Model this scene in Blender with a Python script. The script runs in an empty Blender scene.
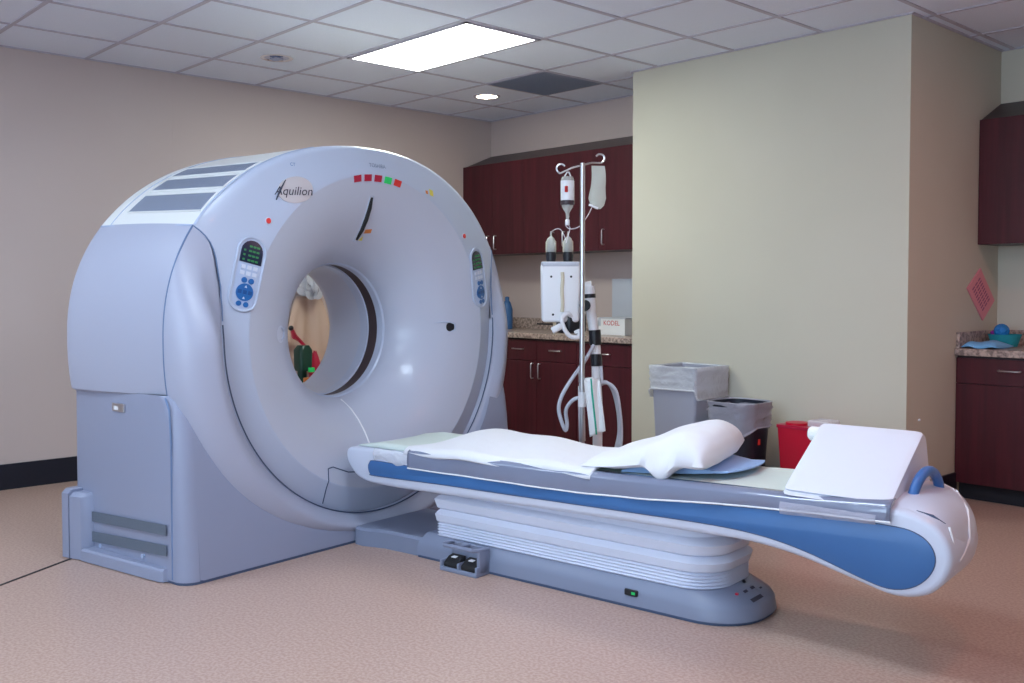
import bpy, bmesh, math, random
from mathutils import Vector, Matrix
random.seed(7)
C = bpy.context.scene.collection
PI = math.pi
sin, cos, sqrt = math.sin, math.cos, math.sqrt

# ------------------------------------------------------------------ camera
F, YAW, PITCH, CY, H = 978.16, 0.822392, 0.034165, 321.84, 1.2609
fw = Vector((-sin(YAW)*cos(PITCH), cos(YAW)*cos(PITCH), -sin(PITCH)))
rt = Vector((cos(YAW), sin(YAW), 0)); up = rt.cross(fw)
EYE = Vector((0, 0, H))
cd = bpy.data.cameras.new('camera'); cam = bpy.data.objects.new('camera', cd); C.objects.link(cam)
cd.sensor_width = 36; cd.lens = F/1024*36; cd.shift_y = -(341.5-CY)/1024; cd.clip_start = .05
m = Matrix((rt, up, -fw)).transposed().to_4x4(); m.translation = EYE; cam.matrix_world = m
bpy.context.scene.camera = cam
def at(px, py, D):                      # the point seen at a pixel, at depth D
    return EYE + (fw + rt*((px-512)/F) + up*((CY-py)/F))*D

# ------------------------------------------------------------------ frames
PHI = math.radians(8.2)
OG = Vector((-4.514, 2.883, 0))
N_ = Vector((cos(PHI), sin(PHI), 0)); W_ = Vector((-sin(PHI), cos(PHI), 0))
def G(n, w, z=0): return OG + N_*n + W_*w + Vector((0, 0, z))

# ------------------------------------------------------------------ materials
def mat(name, col, rough=.5, metal=0, spec=.5, coat=0, trans=0, emit=None, es=0, alpha=1, bump=None, noise=None, ior=1.45, sheen=0, sss=0):
    mt = bpy.data.materials.new(name); mt.use_nodes = True
    nt = mt.node_tree; b = nt.nodes['Principled BSDF']
    b.inputs['Base Color'].default_value = (*col, 1)
    b.inputs['Roughness'].default_value = rough; b.inputs['Metallic'].default_value = metal
    b.inputs['Specular IOR Level'].default_value = spec; b.inputs['Coat Weight'].default_value = coat
    b.inputs['Transmission Weight'].default_value = trans; b.inputs['IOR'].default_value = ior
    b.inputs['Alpha'].default_value = alpha; b.inputs['Sheen Weight'].default_value = sheen
    if emit: b.inputs['Emission Color'].default_value = (*emit, 1); b.inputs['Emission Strength'].default_value = es
    tc = nt.nodes.new('ShaderNodeTexCoord')
    if noise:                           # (scale, second colour, detail, contrast lo, hi, stretch)
        sc, c2, det, lo, hi = noise[:5]
        n = nt.nodes.new('ShaderNodeTexNoise'); n.inputs['Scale'].default_value = sc; n.inputs['Detail'].default_value = det
        src = tc.outputs['Object']
        if len(noise) > 5:
            mp = nt.nodes.new('ShaderNodeMapping'); mp.inputs['Scale'].default_value = noise[5]
            nt.links.new(src, mp.inputs['Vector']); src = mp.outputs['Vector']
        nt.links.new(src, n.inputs['Vector'])
        r = nt.nodes.new('ShaderNodeValToRGB'); r.color_ramp.elements[0].position = lo; r.color_ramp.elements[1].position = hi
        r.color_ramp.elements[0].color = (*col, 1); r.color_ramp.elements[1].color = (*c2, 1)
        nt.links.new(n.outputs['Fac'], r.inputs['Fac']); nt.links.new(r.outputs['Color'], b.inputs['Base Color'])
    if bump:                            # (scale, strength, distance)
        n = nt.nodes.new('ShaderNodeTexNoise'); n.inputs['Scale'].default_value = bump[0]; n.inputs['Detail'].default_value = 5
        nt.links.new(tc.outputs['Object'], n.inputs['Vector'])
        bp = nt.nodes.new('ShaderNodeBump'); bp.inputs['Strength'].default_value = bump[1]; bp.inputs['Distance'].default_value = bump[2]
        nt.links.new(n.outputs['Fac'], bp.inputs['Height']); nt.links.new(bp.outputs['Normal'], b.inputs['Normal'])
    return mt
M = {}
M['wall'] = mat('wall_paint', (.605, .575, .48), .75, bump=(160, .06, .002), noise=(1.3, (.59, .56, .465), 2, .4, .6))
M['wall2'] = mat('wall_paint_light_tint', (.57, .475, .455), .75, bump=(160, .06, .002), noise=(1.1, (.555, .46, .44), 2, .4, .6))  # same wall paint, with the warm light on these walls tinted in
M['ceil'] = mat('ceiling_tile', (.80, .86, .99), .9, bump=(300, .25, .003), noise=(220, (.76, .82, .95), 2, .45, .62))
M['grid'] = mat('ceiling_grid', (.50, .48, .58), .5)
M['floor'] = mat('floor_vinyl', (.42, .27, .215), .34, noise=(85, (.53, .385, .32), 7, .40, .62), bump=(60, .05, .001))
M['base'] = mat('baseboard', (.012, .014, .025), .4)
M['seam'] = mat('floor_seam', (.02, .02, .025), .6)
M['wood'] = mat('cherry_laminate', (.050, .006, .012), .38, noise=(3.2, (.080, .010, .018), 5, .3, .7, (9, 9, .55)))
M['woodtop'] = mat('dark_laminate', (.045, .028, .035), .4)
M['kick'] = mat('toe_kick', (.012, .012, .02), .6)
M['granite'] = mat('granite_laminate', (.20, .15, .14), .3, noise=(48, (.56, .44, .38), 8, .38, .62))
M['steel'] = mat('brushed_steel', (.62, .62, .64), .3, 1)
M['chrome'] = mat('chrome', (.85, .86, .88), .12, 1)
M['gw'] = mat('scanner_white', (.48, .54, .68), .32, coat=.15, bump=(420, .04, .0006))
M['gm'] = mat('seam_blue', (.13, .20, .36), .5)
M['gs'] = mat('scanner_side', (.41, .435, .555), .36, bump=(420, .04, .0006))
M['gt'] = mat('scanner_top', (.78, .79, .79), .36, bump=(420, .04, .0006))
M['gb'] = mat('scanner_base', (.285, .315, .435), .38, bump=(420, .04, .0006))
M['gf'] = mat('scanner_funnel', (.52, .55, .66), .30, coat=.2)
M['gd'] = mat('scanner_gasket', (.06, .09, .17), .6)
M['vent'] = mat('vent_mesh', (.20, .24, .34), .5, bump=(700, .8, .004), noise=(500, (.30, .34, .44), 1, .4, .6))
M['slot'] = mat('slot_dark', (.13, .16, .21), .6, bump=(500, .6, .004))
M['ped'] = mat('pedestal_grey', (.21, .24, .335), .38)
M['pedd'] = mat('pedestal_low', (.24, .31, .45), .42)
M['couch'] = mat('couch_white', (.60, .64, .76), .3, coat=.2)
M['blue'] = mat('couch_blue', (.045, .145, .36), .36)
M['handle'] = mat('handle_blue', (.055, .16, .42), .3)
M['bellow'] = mat('bellows_cloth', (.66, .70, .83), .6, bump=(30, .08, .01))
M['black'] = mat('black_plastic', (.01, .011, .016), .35)
M['rubber'] = mat('black_rubber', (.012, .012, .014), .7)
M['white'] = mat('white_plastic', (.82, .83, .86), .35)
M['cloth'] = mat('white_linen', (.74, .75, .80), .85, bump=(9, .35, .02), sheen=.2)
M['paperg'] = mat('pale_green_paper', (.62, .70, .66), .8, bump=(14, .3, .01))
M['vinyl'] = mat('grey_vinyl', (.20, .23, .33), .16, spec=.7, bump=(12, .25, .01), coat=.5)
M['foamb'] = mat('blue_foam', (.33, .50, .80), .75)
M['foamw'] = mat('white_vinyl_cushion', (.70, .73, .82), .5, bump=(5, .15, .02))
M['red'] = mat('red_plastic', (.55, .008, .035), .35)
M['badge'] = mat('badge_metal', (.72, .74, .78), .38, .6)
M['redl'] = mat('red_lamp', (.35, .01, .04), .3, emit=(.8, .02, .08), es=.04)
M['redb'] = mat('bright_red_lamp', (.6, .03, .03), .3, emit=(1, .08, .06), es=.03)
M['green'] = mat('green_lamp', (.02, .5, .12), .3, emit=(.02, .9, .2), es=.05)
M['lcd'] = mat('display_glass', (.01, .02, .05), .15)
M['digit'] = mat('green_digits', (.02, .22, .06), .5, emit=(.05, 1, .15), es=.012)
M['key'] = mat('white_keys', (.62, .66, .78), .4)
M['panel'] = mat('panel_grey', (.42, .50, .68), .4)
M['dial'] = mat('blue_keys', (.02, .13, .38), .3)
M['dial2'] = mat('blue_keys_dark', (.012, .075, .25), .3)
M['orange'] = mat('orange_label', (.62, .20, .05), .5)
M['yellow'] = mat('yellow_label', (.70, .60, .10), .5)
M['ink'] = mat('dark_ink', (.03, .035, .07), .5)
M['greyink'] = mat('grey_ink', (.16, .20, .32), .5)
M['redink'] = mat('red_ink', (.55, .03, .03), .5)
M['binl'] = mat('bin_grey', (.36, .38, .47), .5)
M['bind'] = mat('bin_black', (.012, .016, .03), .4)
M['bag'] = mat('clear_bag', (.86, .89, .96), .25, alpha=.55, bump=(14, .9, .03))
M['bagd'] = mat('thin_bag', (.64, .64, .76), .22, alpha=.44, bump=(14, .9, .03))
M['glass'] = mat('clear_glass', (.92, .95, .90), .08, trans=.65, ior=1.15)
M['fluid'] = mat('clear_fluid_bag', (.90, .94, .86), .15, trans=.35, ior=1.2, alpha=.62)
M['tube'] = mat('clear_tubing', (.80, .78, .84), .3, alpha=.75)
M['hose'] = mat('grey_hose', (.55, .58, .66), .5)
M['cream'] = mat('cream_plastic', (.66, .60, .46), .5)
M['teal'] = mat('teal_cloth', (.02, .30, .36), .8)
M['sky'] = mat('light_blue_pack', (.20, .50, .85), .6, bump=(30, .5, .01))
M['bball'] = mat('blue_foil', (.02, .22, .60), .25, bump=(40, 1, .02))
M['pink'] = mat('pink_paper', (.80, .30, .36), .7)
M['pinkd'] = mat('pink_print', (.42, .11, .22), .7)
M['towel'] = mat('white_towel', (.85, .87, .88), .9, bump=(60, .5, .01))
M['gstripe'] = mat('green_stripe', (.03, .42, .30), .9)
M['gown'] = mat('tan_gown', (.60, .43, .34), .85)
M['dgreen'] = mat('dark_green_plastic', (.008, .045, .03), .3)
M['bottle'] = mat('amber_bottle', (.70, .45, .30), .4)
M['purple'] = mat('purple_cap', (.30, .02, .30), .5)
M['lampw'] = mat('downlight_warm', (.9, .85, .7), .4, emit=(1, .86, .62), es=9)
M['lampc'] = mat('downlight_dim', (.5, .6, .8), .1, metal=.8)
def lamp_mat(name, col, s):
    mt = mat(name, (.9, .9, .9), .5, emit=col, es=s); return mt
M['troffer'] = lamp_mat('diffuser_green_white', (.93, 1.0, .90), 9)
M['troffb'] = lamp_mat('added_diffuser_cool', (.72, .86, 1.0), 9)  # for the added cool ceiling lights
M['day'] = lamp_mat('added_window_daylight', (.58, .78, 1.0), 3.4)  # glow of the added window
M['lampr'] = mat('added_downlight_right', (.9, .8, .7), .4, emit=(1, .46, .36), es=72)  # strong warm glow for the added downlights

# ------------------------------------------------------------------ mesh helper
class MB:
    def __init__(s): s.v = []; s.f = []; s.mi = []
    def add(s, vs, fs, mi=0):
        o = len(s.v); s.v += [Vector(a) for a in vs]; s.f += [tuple(o+i for i in f) for f in fs]; s.mi += [mi]*len(fs); return s
    def box(s, a, b, mi=0, ch=0):
        (x0, y0, z0), (x1, y1, z1) = [min(p, q) for p, q in zip(a, b)], [max(p, q) for p, q in zip(a, b)]
        if ch <= 0:
            vs = [(x, y, z) for z in (z0, z1) for y in (y0, y1) for x in (x0, x1)]
            return s.add(vs, [(0, 2, 3, 1), (4, 5, 7, 6), (0, 1, 5, 4), (2, 6, 7, 3), (0, 4, 6, 2), (1, 3, 7, 5)], mi)
        bm = bmesh.new(); bmesh.ops.create_cube(bm, size=1)
        for v in bm.verts: v.co = Vector(((x0+x1)/2+v.co.x*(x1-x0), (y0+y1)/2+v.co.y*(y1-y0), (z0+z1)/2+v.co.z*(z1-z0)))
        bmesh.ops.bevel(bm, geom=list(bm.edges)+list(bm.verts), offset=ch, segments=3, profile=.5, affect='EDGES')
        bm.verts.index_update()
        s.add([v.co.copy() for v in bm.verts], [[v.index for v in f.verts] for f in bm.faces], mi); bm.free(); return s
    def loft(s, rings, closed=True, caps=(1, 1), mi=0):
        n = len(rings[0]); vs = [p for r in rings for p in r]; fs = []
        for k in range(len(rings)-1):
            for i in range(n if closed else n-1):
                j = (i+1) % n; fs.append((k*n+i, k*n+j, (k+1)*n+j, (k+1)*n+i))
        if caps[0]: fs.append(tuple(range(n-1, -1, -1)))
        if caps[1]: fs.append(tuple((len(rings)-1)*n+i for i in range(n)))
        return s.add(vs, fs, mi)
    def grid(s, fn, nu, nv, mi=0, close_u=False):
        vs = [fn(i/nu, j/nv) for j in range(nv+1) for i in range(nu+1)]; w = nu+1
        return s.add(vs, [(j*w+i, j*w+i+1, (j+1)*w+i+1, (j+1)*w+i) for j in range(nv) for i in range(nu)], mi)
    def tube(s, pts, r, seg=10, mi=0, caps=True, closed=False):
        pts = [Vector(p) for p in pts]; n = len(pts); rs = r if isinstance(r, (list, tuple)) else [r]*n
        rings = []; prev = None
        for k in range(n):
            a = pts[k-1] if (k or closed) else pts[0]; b = pts[(k+1) % n] if (k < n-1 or closed) else pts[-1]
            t = (b-a).normalized() if (b-a).length > 1e-9 else Vector((0, 0, 1))
            if prev is None: u = t.orthogonal().normalized()
            else:
                u = prev-t*prev.dot(t); u = u.normalized() if u.length > 1e-6 else t.orthogonal().normalized()
            prev = u; w = t.cross(u)
            rings.append([pts[k]+(u*cos(2*PI*i/seg)+w*sin(2*PI*i/seg))*rs[k] for i in range(seg)])
        if closed: rings.append(rings[0]); caps = False
        return s.loft(rings, True, (caps, caps), mi)
    def cyl(s, a, b, r, r2=None, seg=20, mi=0, caps=True): return s.tube([a, b], [r, r if r2 is None else r2], seg, mi, caps)
    def lathe(s, prof, c=(0, 0, 0), ax=(0, 0, 1), seg=32, mi=0, caps=(0, 0)):
        ax = Vector(ax).normalized(); u = ax.orthogonal().normalized(); w = ax.cross(u); c = Vector(c)
        return s.loft([[c+ax*h+(u*cos(2*PI*i/seg)+w*sin(2*PI*i/seg))*max(r, 1e-5) for i in range(seg)] for r, h in prof], True, caps, mi)
    def prism(s, pts, fa, fb, mi=0):
        return s.loft([[fa(*p) for p in pts], [fb(*p) for p in pts]], True, (1, 1), mi)
    def sphere(s, c, r, seg=16, mi=0, sc=(1, 1, 1)):
        c = Vector(c); rings = []
        for k in range(seg//2+1):
            a = PI*k/(seg//2); rr = max(sin(a), 1e-4)
            rings.append([c+Vector((rr*cos(2*PI*i/seg)*r*sc[0], rr*sin(2*PI*i/seg)*r*sc[1], -cos(a)*r*sc[2])) for i in range(seg)])
        return s.loft(rings, True, (0, 0), mi)
    def make(s, name, mats, parent=None, smooth=35, solid=0, bevel=0, sub=0, off=None):
        o0 = Vector(off) if off is not None else (Vector(parent['_b']) if parent is not None and '_b' in parent else Vector())
        me = bpy.data.meshes.new(name); me.from_pydata([v-o0 for v in s.v], [], s.f)
        for mm in (mats if isinstance(mats, (list, tuple)) else [mats]): me.materials.append(M[mm])
        for p, k in zip(me.polygons, s.mi): p.material_index = k
        bm = bmesh.new(); bm.from_mesh(me)
        bmesh.ops.remove_doubles(bm, verts=bm.verts, dist=1e-5)
        bmesh.ops.recalc_face_normals(bm, faces=bm.faces); bm.to_mesh(me); bm.free()
        if smooth:
            for p in me.polygons: p.use_smooth = True
            me.set_sharp_from_angle(angle=math.radians(smooth))
        o = bpy.data.objects.new(name, me); C.objects.link(o)
        if parent is not None: o.parent = parent
        if solid:
            md = o.modifiers.new('solid', 'SOLIDIFY'); md.thickness = solid; md.offset = 0
        if bevel:
            md = o.modifiers.new('bevel', 'BEVEL'); md.width = bevel; md.segments = 3; md.limit_method = 'ANGLE'; md.angle_limit = math.radians(40)
        if sub:
            md = o.modifiers.new('sub', 'SUBSURF'); md.levels = sub; md.render_levels = sub
        if parent is not None and '_b' in parent: o['_b'] = [0.0, 0.0, 0.0]; o['_b'] = list(o0)
        return o

def tag(o, label, cat, group=None, kind=None):
    o['label'] = label; o['category'] = cat
    if group: o['group'] = group
    if kind: o['kind'] = kind
    return o
def thing(name, label, cat, base=(0, 0, 0), frame='room', group=None):
    """Empty at the thing's base; its parts are built in frame coordinates"""
    o = bpy.data.objects.new(name, None); C.objects.link(o); o.empty_display_size = .1
    b = Vector(base); o['_b'] = list(b)
    if frame == 'scan': o.location = G(*b); o.rotation_euler = (0, 0, PHI)
    else: o.location = b
    return tag(o, label, cat, group)
def one(o, label, cat, base, frame='room', group=None):
    """a thing that is one mesh: mesh data built relative to base"""
    if frame == 'scan': o.location = G(*base); o.rotation_euler = (0, 0, PHI)
    else: o.location = Vector(base)
    return tag(o, label, cat, group)
def struct(o): o['kind'] = 'structure'; return o
def text_mesh(txt, size, shear=0, depth=.0):
    cu = bpy.data.curves.new('t', 'FONT'); cu.body = txt; cu.size = size; cu.shear = shear; cu.align_x = 'CENTER'; cu.align_y = 'CENTER'; cu.resolution_u = 3
    ob = bpy.data.objects.new('t', cu); C.objects.link(ob)
    dg = bpy.context.evaluated_depsgraph_get(); me = ob.evaluated_get(dg).to_mesh()
    vs = [v.co.copy() for v in me.vertices]; fs = [tuple(p.vertices) for p in me.polygons]
    ob.evaluated_get(dg).to_mesh_clear(); bpy.data.objects.remove(ob); bpy.data.curves.remove(cu)
    return vs, fs
def lerp(a, b, t): return a+(b-a)*t
def sstep(t): t = max(0, min(1, t)); return t*t*(3-2*t)
def interp(tab, x):
    if x <= tab[0][0]: return tab[0][1]
    for (a, u), (b, v) in zip(tab, tab[1:]):
        if x <= b: return u+(v-u)*(x-a)/(b-a)
    return tab[-1][1]
def spline(pts, n=8, closed=False):
    pts = [Vector(p) for p in pts]; out = []; L = len(pts)
    rng = range(L if closed else L-1)
    for i in rng:
        if closed: p0, p1, p2, p3 = pts[i-1], pts[i], pts[(i+1) % L], pts[(i+2) % L]
        else: p0, p1, p2, p3 = pts[max(i-1, 0)], pts[i], pts[i+1], pts[min(i+2, L-1)]
        for k in range(n):
            t = k/n; out.append(.5*((2*p1)+(p2-p0)*t+(2*p0-5*p1+4*p2-p3)*t*t+(3*p1-p0-3*p2+p3)*t**3))
    if not closed: out.append(pts[-1])
    return out

# ================================================================== ROOM
T = .6096; X0, Y0, HC = -6.6577, 2.3459, 2.7627
WX, BY, FY, BX, BXL, BYR = -6.63, 5.90, 5.27, -2.468, -4.44, 6.52
RX, RY = 2.6, -3.0                    # far sides of the room, behind the camera
def slab(name, a, b, mt): return struct(MB().box(a, b).make(name, mt, smooth=0))
slab('floor', (WX-.1, RY-.1, -.1), (RX+.1, BYR+.1, 0), 'floor')
slab('ceiling', (WX-.1, RY-.1, HC), (RX+.1, BYR+.1, HC+.1), 'ceil')
slab('wall_left', (WX-.1, RY, 0), (WX, BY, HC), 'wall2')
slab('wall_back', (WX-.1, BY, 0), (BXL, BY+.1, HC), 'wall2')
slab('wall_pillar', (BXL, FY, 0), (BX, BYR, HC), 'wall')
slab('wall_alcove', (BX, BYR, 0), (RX, BYR+.1, HC), 'wall')
slab('wall_right', (RX, RY, 0), (RX+.1, BYR, HC), 'wall')
slab('wall_front', (WX-.1, RY-.1, 0), (RX+.1, RY, HC), 'wall')
g = MB()
for i in range(-1, 16):
    x = X0+i*T
    if x < WX+.03 or x > RX: continue
    if BXL < x < BX: y1 = FY
    else: y1 = BYR if x > BX else BY
    g.box((x-.012, RY, HC-.005), (x+.012, y1, HC))
for j in range(-9, 8):
    y = Y0+j*T
    if y > BYR or y < RY: continue
    x1 = RX
    if y < FY: g.box((WX, y-.012, HC-.0052), (RX, y+.012, HC))
    elif y < BY: g.box((WX, y-.012, HC-.0052), (BXL, y+.012, HC)); g.box((BX, y-.012, HC-.0052), (RX, y+.012, HC))
    else: g.box((BX, y-.012, HC-.0052), (RX, y+.012, HC))
# wall angle strips
for a, b in (((WX, RY), (WX+.02, BY)), ((WX, BY-.02), (BXL, BY)), ((BXL-.02, FY), (BXL, BY)), ((BXL, FY-.02), (BX+.02, FY)), ((BX, FY), (BX+.02, BYR)), ((BX, BYR-.02), (RX, BYR))):
    g.box((*a, HC-.006), (*b, HC))
struct(g.make('trim_1', 'grid', smooth=0))
for nm, a, b in (('baseboard_left', (WX, RY, 0), (WX+.012, 5.28, .16)), ('baseboard_front', (BXL, FY-.012, 0), (BX+.012, FY, .16)), ('baseboard_side', (BX, FY-.012, 0), (BX+.012, 5.92, .16))):
    struct(MB().box(a, b).make(nm, 'base', smooth=0))
a = Vector((-4.22, .76, 0)); b = Vector((-4.95, 1.955, 0)); d = (b-a).normalized(); p = Vector((-d.y, d.x, 0))*.006
struct(MB().loft([[a+p, a-p, a-p+Vector((0, 0, .003)), a+p+Vector((0, 0, .003))], [b+p, b-p, b-p+Vector((0, 0, .003)), b+p+Vector((0, 0, .003))]]).make('trim_2', 'seam', smooth=0))
wf = MB()  # unseen window added behind the camera to give cool frontal light
for a_, b_ in (((-3.0, -3.0, .80), (1.8, -2.94, .88)), ((-3.0, -3.0, 2.42), (1.8, -2.94, 2.50)), ((-3.0, -3.0, .80), (-2.92, -2.94, 2.5)), ((1.72, -3.0, .80), (1.8, -2.94, 2.5)), ((-.64, -3.0, .80), (-.56, -2.94, 2.5))): wf.box(a_, b_)
struct(wf.make('added_window_frame', 'white', smooth=0))
struct(MB().box((-2.93, -2.995, .87), (1.73, -2.985, 2.43)).make('added_window_glow', 'day', smooth=0))  # glowing pane of the added window
# vertical wallpaper joint on the left wall
struct(MB().box((WX, 2.93, .16), (WX+.0012, 2.934, HC)).make('trim_3', 'wall2', smooth=0))

# ceiling lights
def troffer(i, j, mt, label, group=None, yl=False):
    x, y = X0+i*T, Y0+j*T; w, h = (T, 2*T) if yl else (2*T, T)
    t = thing('ceiling_light', label, 'ceiling light', (x+w/2, y+h/2, HC-.03), group=group)
    f = MB()
    for a, b in (((x+.012, y+.012), (x+w-.012, y+.035)), ((x+.012, y+h-.035), (x+w-.012, y+h-.012)), ((x+.012, y+.012), (x+.035, y+h-.012)), ((x+w-.035, y+.012), (x+w-.012, y+h-.012))):
        f.box((*a, HC-.012), (*b, HC-.001))
    f.make('frame', 'grid', t, smooth=0)
    d = MB(); d.box((x+.03, y+.03, HC-.009), (x+w-.03, y+h-.03, HC-.002)); d.make('diffuser', mt, t, smooth=0)
troffer(2, 2, 'troffer', 'large rectangular white fluorescent ceiling light above the scanner')
troffer(2, -4, 'troffb', 'added fluorescent ceiling light, unseen, near the left wall', 'added unseen ceiling lights')  # added for cool light from the left, never seen
troffer(6, -1, 'troffb', 'added fluorescent ceiling light, unseen, over the table', 'added unseen ceiling lights')  # added to light table and scanner front, never seen
troffer(6, -5, 'troffb', 'added fluorescent ceiling light, unseen, behind the camera', 'added unseen ceiling lights')  # added as cool light from the camera side, never seen
def downlight(x, y, warm, label):
    t = thing('recessed_downlight', label, 'downlight', (x, y, HC-.01), group=None)
    MB().lathe([(.105, HC-.001), (.105, HC-.006), (.085, HC-.008), (.082, HC-.004), (.076, HC+.0)], (x, y, 0), seg=40).make('trim_ring', 'grid' if warm else 'chrome', t)
    MB().lathe([(.082, HC-.003), (.05, HC-.0015), (.0, HC-.0015)], (x, y, 0), seg=40).make('reflector', 'lampw' if warm else 'lampc', t)
    bb = MB()
    for k in (-1, 0, 1): bb.tube([(x+k*.028-.004, y-.03, HC-.01), (x+k*.028, y+.03, HC-.01)], .006, 8)
    bb.make('lamp', 'lampw' if warm else 'lampc', t)
downlight(-5.742, 3.244, False, 'round recessed ceiling downlight, unlit with chrome reflector')
downlight(-5.775, 5.094, True, 'round recessed ceiling downlight, glowing warm near the back cabinets')
def warm(x, y, label):  # unseen downlights added to warm the right side
    t = thing('recessed_downlight', label, 'downlight', (x, y, HC-.01), group='added warm downlights, unseen on the right')
    MB().lathe([(.105, HC-.001), (.105, HC-.006), (.085, HC-.008), (.082, HC-.004), (.076, HC+.0)], (x, y, 0), seg=40).make('trim_ring', 'grid', t)
    MB().lathe([(.082, HC-.003), (.05, HC-.0015), (.0, HC-.0015)], (x, y, 0), seg=40).make('lamp', 'lampr', t)
warm(-.9, 4.7, 'added unseen round warm downlight over the right side of the room')
warm(.9, 4.7, 'added unseen round warm downlight over the right side of the room')
warm(-.9, 2.9, 'added unseen round warm downlight over the right side of the room')
t = thing('ceiling_vent', 'square grey perforated return air vent in the ceiling', 'ceiling vent', (X0+2.5*T, Y0+4.5*T, HC-.01))
x, y = X0+2*T, Y0+4*T
MB().box((x+.012, y+.012, HC-.008), (x+T-.012, y+T-.012, HC-.001)).make('grille', 'vent', t, smooth=0)
f = MB()
for k in range(1, 24): f.box((x+.012+k*.0244, y+.014, HC-.011), (x+.016+k*.0244, y+T-.014, HC-.008))
f.make('slat', 'vent', t, smooth=0)

# ------------------------------------------------------------------ cabinets
def pull(x, y, z, horiz, parent, L=.115):
    h = MB(); yy = y-.028
    if horiz: pts = [(x-L/2, y, z), (x-L/2, yy+.006, z), (x-L/2+.01, yy, z), (x+L/2-.01, yy, z), (x+L/2, yy+.006, z), (x+L/2, y, z)]
    else: pts = [(x, y, z-L/2), (x, yy+.006, z-L/2), (x, yy, z-L/2+.01), (x, yy, z+L/2-.01), (x, yy+.006, z+L/2), (x, y, z+L/2)]
    return h.tube(pts, .0048, 8).make('handle', 'steel', parent)
def upper(x0, x1, yf, yb, z0, z1, zt, doors, label, group):
    t = thing('wall_cabinet', label, 'wall cabinet', ((x0+x1)/2, yb, z0), group=group)
    MB().prism([(yf+.02, z0), (yb, z0), (yb, zt), (yf+.02, z1)], lambda a, b: (x0, a, b), lambda a, b: (x1, a, b)).make('body', 'woodtop', t, smooth=0)
    n = len(doors)
    for a, b, hx in doors:
        d = MB().box((a+.0015, yf, z0), (b-.0015, yf+.019, z1), ch=.0015).make('door', 'wood', t, smooth=0)
        if hx: pull(hx, yf, z0+.10, False, d)
G1 = 'dark red wall cabinets along the back wall'
upper(-6.628, -5.85, 5.567, 5.898, 1.55, 2.322, 2.447, [(-6.628, -6.24, -6.285), (-6.24, -5.85, -6.195)], 'dark red wall cabinet in the left corner above the counter, two close handles', G1)
upper(-5.85, -5.03, 5.567, 5.898, 1.55, 2.322, 2.447, [(-5.85, -5.44, -5.503), (-5.44, -5.03, -5.385)], 'dark red wall cabinet behind the hanging drip bottle, middle of the row', G1)
upper(-5.03, -4.442, 5.567, 5.898, 1.55, 2.322, 2.447, [(-5.03, -4.442, -4.971)], 'dark red wall cabinet beside the cream pillar, right end of the row', G1)
upper(-2.466, -1.70, 6.19, 6.518, 1.53, 2.29, 2.43, [(-2.466, -1.70, -1.76)], 'dark red wall cabinet in the right alcove above the small counter', None)
def basecab(x0, x1, yf, yb, cols, label, group, zt=.868):
    t = thing('base_cabinet', label, 'base cabinet', ((x0+x1)/2, yb, 0), group=group)
    MB().box((x0, yf+.02, .10), (x1, yb, zt)).make('body', 'woodtop', t, smooth=0)
    MB().box((x0, yf+.07, 0), (x1, yb, .10)).make('toe_kick', 'kick', t, smooth=0)
    for a, b, dh, hx in cols:
        dr = MB().box((a+.002, yf, .70), (b-.002, yf+.019, zt-.012), ch=.0015).make('drawer', 'wood', t, smooth=0)
        if dh is not None: pull(dh, yf, .785, True, dr)
        d = MB().box((a+.002, yf, .105), (b-.002, yf+.019, .696), ch=.0015).make('door', 'wood', t, smooth=0)
        if hx is not None: pull(hx, yf, .62, False, d)
G2 = 'dark red base cabinets under the back counter'
basecab(-6.628, -5.84, 5.30, 5.898, [(-6.628, -6.23, -6.43, -6.27), (-6.23, -5.84, -6.03, -6.19)], 'dark red base cabinet hidden behind the scanner, left end of the row', G2)
basecab(-5.84, -5.0, 5.30, 5.898, [(-5.84, -5.425, -5.63, -5.465), (-5.425, -5.0, -5.215, -5.385)], 'dark red base cabinet with two drawers and paired door handles, right of the scanner', G2)
basecab(-5.0, -4.442, 5.30, 5.898, [(-5.0, -4.442, -4.725, -4.95)], 'dark red base cabinet behind the towel and hoses, beside the cream pillar', G2)
basecab(-2.466, -1.90, 5.905, 6.518, [(-2.466, -1.90, -2.16, -1.96)], 'dark red base cabinet in the right alcove with one wide drawer handle', None, zt=.862)
def counter(x0, x1, yf, yb, z, label, left_splash):
    t = thing('countertop', label, 'countertop', ((x0+x1)/2, yb, z-.04))
    MB().box((x0, yf, z-.042), (x1, yb, z), ch=.006).make('worktop', 'granite', t, smooth=0)
    MB().box((x0, yb-.02, z), (x1, yb, z+.095), ch=.003).make('backsplash', 'granite', t, smooth=0)
    if left_splash: MB().box((x0, yf+.02, z), (x0+.02, yb-.02, z+.095), ch=.003).make('side_splash', 'granite', t, smooth=0)
counter(-6.628, -4.442, 5.275, 5.898, .912, 'speckled brown granite countertop along the back wall', False)
counter(-2.466, -1.20, 5.88, 6.518, .905, 'speckled brown granite countertop in the right alcove with side splash', True)

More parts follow.
